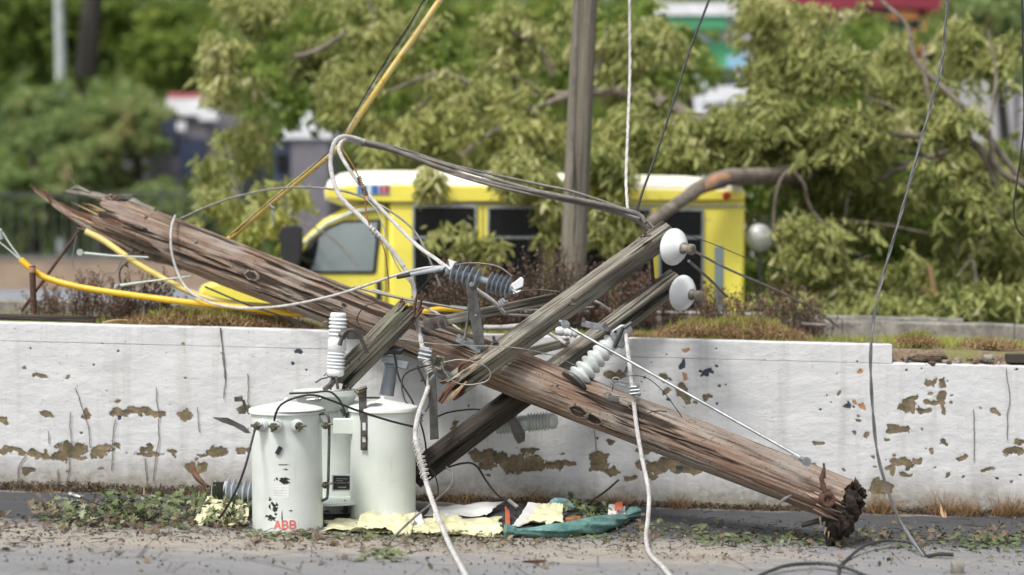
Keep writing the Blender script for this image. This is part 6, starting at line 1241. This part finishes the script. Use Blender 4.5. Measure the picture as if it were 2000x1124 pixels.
sheet('paper_sheet', 'white scrap lying just left of the front transformer', [(450,1004),(486,1006),(486,990,.03),(470,990,.02)], 'paper', 33, .02, 16, 10)
sheet('printed_packet', 'orange and white printed packet upright at the left end of the teal bag', [(988,1042),(996,1044),(996,1014,.05),(986,1010,.08)], 'redprint', 35, .02, 14, 12, 'packet')
sheet('printed_packet', 'crumpled white and orange packet at the right end of the teal bag', [(1185,1020),(1222,1018),(1222,1004,.04),(1188,1006,.05)], 'paper', 38, .03, 16, 12, 'packet')
sheet('printed_scrap', 'tiny orange printed scrap on the crumpled packet', [(1200,1016,.06),(1216,1015,.06),(1216,1008,.09),(1202,1009,.09)], 'redprint', 44, .02, 10, 8, 'scrap')
sheet('plastic_sheet', 'pale teal plastic scrap next to the small teal bag', [(1120,985),(1150,990),(1135,975,.05),(1110,972,.05)], 'paper', 39, .03, 14, 12)
def bagroll(name, label, pts, rs, mat, seed):
    q = resample(smoothpts([G(p[0], p[1], p[2]) for p in pts], 8), .012); k = len(q); n = 30; A = np.zeros((k, n, 3))
    for i, c in enumerate(q):
        f = i / (k - 1) * (len(rs) - 1); j = min(int(f), len(rs) - 2); r = rs[j] + (rs[j + 1] - rs[j]) * (f - j); t_ = (q[min(i + 1, k - 1)] - q[max(0, i - 1)]).normalized(); sd_ = t_.cross(Vector((0, 0, 1))).normalized(); u_ = sd_.cross(t_)
        for m_ in range(n):
            a2 = 6.283 * m_ / n; rr = r * (1 + .55 * (float(fbm(m_ * .35 + i * .06, i * .10 + seed, 3, seed)) - .5) + .09 * math.sin(a2 * 6 + i * .22)); A[i, m_] = c + sd_ * math.cos(a2) * rr + u_ * math.sin(a2) * rr * .85
    return MB().grid(A, True, (True, True)).build(name, M[mat], None, 60, label=label, category='bag')
bagroll('plastic_bag', 'long rolled teal plastic bag knotted at both ends on the road', [(986,1050,.05),(1002,1050,.04),(1020,1050,.04),(1080,1050,.05),(1130,1046,.055),(1170,1040,.055),(1195,1032,.05),(1212,1026,.05),(1240,1016,.06)], [.07,.03,.055,.062,.075,.072,.055,.022,.06], 'teal', 3)
bagroll('plastic_bag', 'small pale teal bag bundled against the wall above the litter', [(1068,1000,.03),(1085,1000,.06),(1105,1000,.05),(1125,1002,.03)], [.02,.07,.065,.02], 'tealpale', 6)
blob('food_pulp', G(1122, 1032, .045), (.075, .06, .05), M['orangefood'], None, 5, .35)
bpy.data.objects['food_pulp']['label'] = 'rust orange lump of pulp behind the teal bag'; bpy.data.objects['food_pulp']['category'] = 'litter'
# lobed green leaves
def lobed(name, C, L, m, flat=.7, tint=None, parent=None, **kw):
    n = len(C); prof = [(0, .03), (.15, .05), (.24, .26), (.33, .08), (.46, .36), (.55, .09), (.70, .28), (.78, .06), (1.0, 0)]
    az = rng.random(n) * 6.283; D = np.stack([np.cos(az), np.sin(az), rng.normal(0, flat, n)], -1); D = norm(D); N = norm(np.stack([rng.normal(0, flat, n), rng.normal(0, flat, n) - .25, np.ones(n)], -1)); Sd = norm(np.cross(D, N)); N = np.cross(Sd, D); L = np.asarray(L)[:, None]
    k = len(prof); V = []
    for (t_, w) in prof: cur = N * L * (-.25 * t_ * t_); V += [C + D * L * t_ + Sd * L * w + cur + N * L * w * .2, C + D * L * t_ + cur, C + D * L * t_ - Sd * L * w + cur + N * L * w * .2]
    V = np.stack(V, 1); F = []
    for i in range(k - 1):
        for j in (0, 1): F.append([i * 3 + j, i * 3 + j + 1, i * 3 + 3 + j + 1, i * 3 + 3 + j])
    F = (np.arange(n)[:, None, None] * (3 * k) + np.array(F)[None]).reshape(-1, 4)
    if tint is None: tint = rng.beta(1.3, 1.6, n)
    return raw(name, V.reshape(-1, 3), F, m, parent, attrs={'tint': np.repeat(tint, 3 * k)}, **kw)
def scatterG(px0, px1, py0, py1, n, up=.03, gauss=True):
    px_ = rng.uniform(px0, px1, n); py_ = (rng.normal((py0 + py1) / 2, (py1 - py0) / 4, n) if gauss else rng.uniform(py0, py1, n))
    Z = 1.992 * FPX / ((py_ - YH) - .0265 * (px_ - 1000)); x = (px_ - 1000) * Z / FPX; bump_ = np.exp(-((py_ - (py0 + py1) / 2) / ((py1 - py0) / 2.2)) ** 2)
    return np.stack([x, Z, groundz(x) + .006 + rng.random(n) * up * bump_], -1)
C = np.concatenate([scatterG(80, 480, 990, 1036, 520, .10), scatterG(200, 470, 980, 1030, 420, .17)]); C = C[fbm(C[:, 0] * 5, C[:, 1] * 5, 3, 3) > .40]; lobed('leaf_litter', C, rng.uniform(.03, .115, len(C)), M['litter'], kind='stuff', label='heap of torn green oak leaves along the road left of the transformers')
C = np.concatenate([scatterG(100, 480, 985, 1040, 150, .17)]); lobed('leaf_litter', C, rng.uniform(.04, .10, len(C)), M['litter'], 1.0, np.full(len(C), .98), kind='stuff', label='pale upturned undersides among the leaf heap at left')
C = np.concatenate([scatterG(480, 1000, 1036, 1062, 260, .02), scatterG(1000, 1260, 1038, 1062, 120, .02), scatterG(1350, 1620, 1044, 1072, 170, .04), scatterG(1640, 2000, 1040, 1080, 170, .035), scatterG(1880, 2000, 1050, 1084, 70, .07), scatterG(1240, 1420, 1020, 1050, 60, .03)])
lobed('leaf_litter', C, rng.uniform(.03, .085, len(C)), M['litter'], .5, kind='stuff', label='scattered green and grey leaf scraps on the road right of the transformers')
C = np.concatenate([scatterG(60, 480, 985, 1045, 420, .13), scatterG(0, 500, 1010, 1050, 330, .04), scatterG(480, 1000, 1040, 1075, 300, .02), scatterG(1200, 2000, 1030, 1080, 380, .03), scatterG(0, 2000, 1050, 1120, 160, .01, False), scatterG(600, 700, 985, 1010, 80, .03)])
lobed('dry_leaf_litter', C, rng.uniform(.02, .085, len(C)), M['litterbrown'], .8, kind='stuff', label='dry brown leaf scraps strewn over the dusty road')
C = scatterG(702, 802, 1076, 1100, 26, .03); lobed('leaf_spray', C, rng.uniform(.06, .13, len(C)), M['litter'], .3, None, None, label='torn oak spray lying alone on the road below the yellow sheet', category='leaf spray', kind='stuff')
C = scatterG(1110, 1190, 990, 1025, 90, .13); lobed('leaf_spray', C, rng.uniform(.05, .11, len(C)), M['litter'], .6, None, None, label='tangle of green leaves heaped above the teal bag', category='leaf spray', kind='stuff')
C = scatterG(1050, 1260, 1000, 1040, 90, .05); lobed('leaf_spray', C, rng.uniform(.03, .08, len(C)), M['litterbrown'], .5, None, None, label='brown debris around the rubbish and teal bag', category='leaf spray', kind='stuff')
for (px_, py_, s_, lab) in ((622, 1056, .09, 'single curled tan leaf in front of the front transformer'), (1700, 1040, .05, 'single dry leaf below the hanging twisted cable'), (172, 1072, .05, 'single dark leaf on the dusty road at left'), (480, 1068, .04, 'tiny brown leaf left of centre on the dusty road')):
    C = np.array([tuple(G(px_, py_, .012))]); lobed('fallen_leaf', C, np.array([s_]), M['litterbrown'], .5, np.array([.8]), None, label=lab, category='leaf')
# twigs and crumbs
mb = MB()
for i in range(520):
    px_ = random.choice([random.uniform(0, 500), random.uniform(0, 2000), random.uniform(500, 1250), random.uniform(1300, 2000)]); hp = 90 < px_ < 470 and i % 2; py_ = random.gauss(1015 if hp else 1046, 14 if hp else 18); py_ = max(972, min(1120, py_)); p = G(px_, py_, random.uniform(.004, .13 if hp else .02)); L = random.uniform(.03, .16); a_ = random.uniform(0, 6.28)
    d = Vector((math.cos(a_), math.sin(a_), random.uniform(-.1, .15))) * L; mb.tube([p, p + d * .5 + Vector((0, 0, random.uniform(-.005, .012))), p + d], [.003, .0025, .001], 4)
mb.build('twigs', M['barkdark'], None, 0, kind='stuff', label='thin broken twigs strewn over the road')
n = 13000; px_ = rng.uniform(-60, 2060, n); py_ = np.where(rng.random(n) < .65, rng.normal(1055, 22, n), rng.uniform(975, 1124, n)); Z = 1.992 * FPX / ((py_ - YH) - .0265 * (px_ - 1000)); x = (px_ - 1000) * Z / FPX
C = np.stack([x, Z, groundz(x) + .003], -1); k = (Z < 14.1) & (Z > 10); C = C[k]; D = rng.normal(size=C.shape); D[:, 2] = np.abs(D[:, 2]) * .5 + .1
cl_ = fbm(C[:, 0] * 2.2, C[:, 1] * 5, 4, 77); kk = rng.random(len(C)) < np.clip((cl_ - .38) * 5, .05, 1); C = C[kk]; D = D[kk]
leaves('road_crumbs', C, D, .004 + .022 * rng.random(len(C)) ** 3.5, .8, M['crumb'], None, None, .5, .3, kind='stuff', label='crumbs of bark soil and grit scattered over the road')
# soil and dry weeds at the foot of the wall
n = 16000; x = rng.uniform(-4.8, 4.8, n); h = rng.random(n) ** 2.2 * (.03 + .05 * vn(x * 2.2, x * 0, 3)); C = np.stack([x, WY - .01 - rng.random(n) ** 2 * .12, groundz(x) + h], -1); D = rng.normal(size=C.shape); D[:, 2] = np.abs(D[:, 2])
leaves('wall_foot_debris', C, D, rng.uniform(.008, .03, n), .5, M['litterbrown'], None, rng.random(n) * .5, .4, .3, kind='stuff', label='dark strip of soil and dead leaves along the foot of the wall')
def weed(label, px_, py_, w, h, n, mat='thatch', tint=(0, .55)):
    p = G(px_, py_); p.y = WY - .09; p.z = groundz(p.x); t_ = thing('dry_weed', label, 'weed', p, 'dry weeds at the foot of the wall'); C = np.stack([p.x + rng.normal(0, w * .35, n), p.y + rng.normal(0, .03, n), np.full(n, p.z)], -1); D = rng.normal(0, .5, (n, 3)); D[:, 2] = 1
    blades('stalks', C, D, rng.uniform(.3, 1.1, n) * h, .003, M[mat], t_, rng.uniform(*tint, n), kind='stuff')
for lab, px_, w, h, n in (('bushy brown dry weed right of the rotten pole butt', 1722, .18, .22, 330), ('tall brown dry weeds beside the pale bark slab', 1835, .12, .25, 200), ('brown dry weeds under the right part of the wall', 1880, .14, .22, 240), ('thick brown dry weeds at the right end of the wall', 1965, .16, .26, 330), ('brown weed clump at the wall foot right of the hanging cable', 1330, .12, .16, 150), ('thin dark weeds at the wall foot behind the yellow sheet', 900, .25, .15, 200), ('dark weeds behind the teal bags', 1050, .22, .18, 220), ('weeds at the wall foot left of the hanging cable', 1200, .2, .16, 160), ('small brown weeds under the peeling patch at left', 60, .3, .07, 140), ('brown dry weeds left of the ribbed bushing', 380, .2, .09, 240), ('brown dry weeds at the wall foot middle left', 250, .3, .07, 180), ('single sparse weed right of the pole butt fitting', 1600, .2, .10, 100)):
    weed(lab, px_, 968 + px_ * .02, w, h, n)
shard([(1838, 985, 14.05), (1842, 1003, 14.0), (1848, 1020, 13.95)], [.03, .045, .02], M['splinter_pale'], None, 'bark_slab', seed=3)
bpy.data.objects['bark_slab']['label'] = 'pale slab of bark standing in the weeds at right'; bpy.data.objects['bark_slab']['category'] = 'bark'
cable('stick', 'brown stick leaning up the wall above the leaf heap', [(1145,985,13.7),(1180,962,13.85),(1208,938,14.1)], .009, 'barkdark', 'stick')
cable('stick', 'dark stick lying under the rotten pole butt', [(1566,1026,12.5),(1590,1020,12.45),(1615,1012,12.4)], .02, 'barkdark', 'stick')
cable('stick', 'short dark stick lying right of where the twisted cable meets the road', [(1812,1087,11.9),(1835,1083,11.9),(1862,1084,11.9)], .014, 'barkdark', 'stick')
hk2 = MB(); q = resample(smoothpts(px3([(374,906,13.95),(380,925,13.9),(392,940,13.85),(406,950,13.8)]), 6), .02); hk2.tube(q, [.012 + .014 * math.sin(min(3.1, i / len(q) * 3.6)) for i in range(len(q))], 7); hk2.build('curved_bark_strip', M['splinter'], None, 40, label='dark red curved strip propped on the wall left of the bushing', category='bark')
rock(G(1870, 1120, .03), (.045, .03, .05), M['kerb'], None, 'broken_post_stub', 3, label='small stub of grey wood or concrete at the bottom right edge', category='stub')
rock(G(1738, 1095, .008), (.022, .015, .01), M['rot'], None, 'dark_stone', 4, label='tiny dark stone on the road below the twisted cable', category='stone')
shard([(1020, 1098, 11.15), (1050, 1097, 11.15), (1068, 1095, 11.15)], [.01, .03, .01], M['splinter'], None, 'wood_chip', seed=9); bpy.data.objects['wood_chip']['label'] = 'flat brown wood chip on the dusty patch of road'; bpy.data.objects['wood_chip']['category'] = 'wood chip'
# clear broken bracket on the road
gl = thing('clear_plastic_piece', 'broken clear grey plastic piece on the leaves near the wall', 'plastic', G(330, 985))
MB().prism([(P(x, 0, 13.4).x, P(0, y, 13.4).z) for x, y in ((280, 968), (296, 974), (300, 982), (316, 984), (330, 970), (333, 972), (322, 992), (290, 990))], 13.3, 13.32).build('shell', M['polypale'], gl, 0)
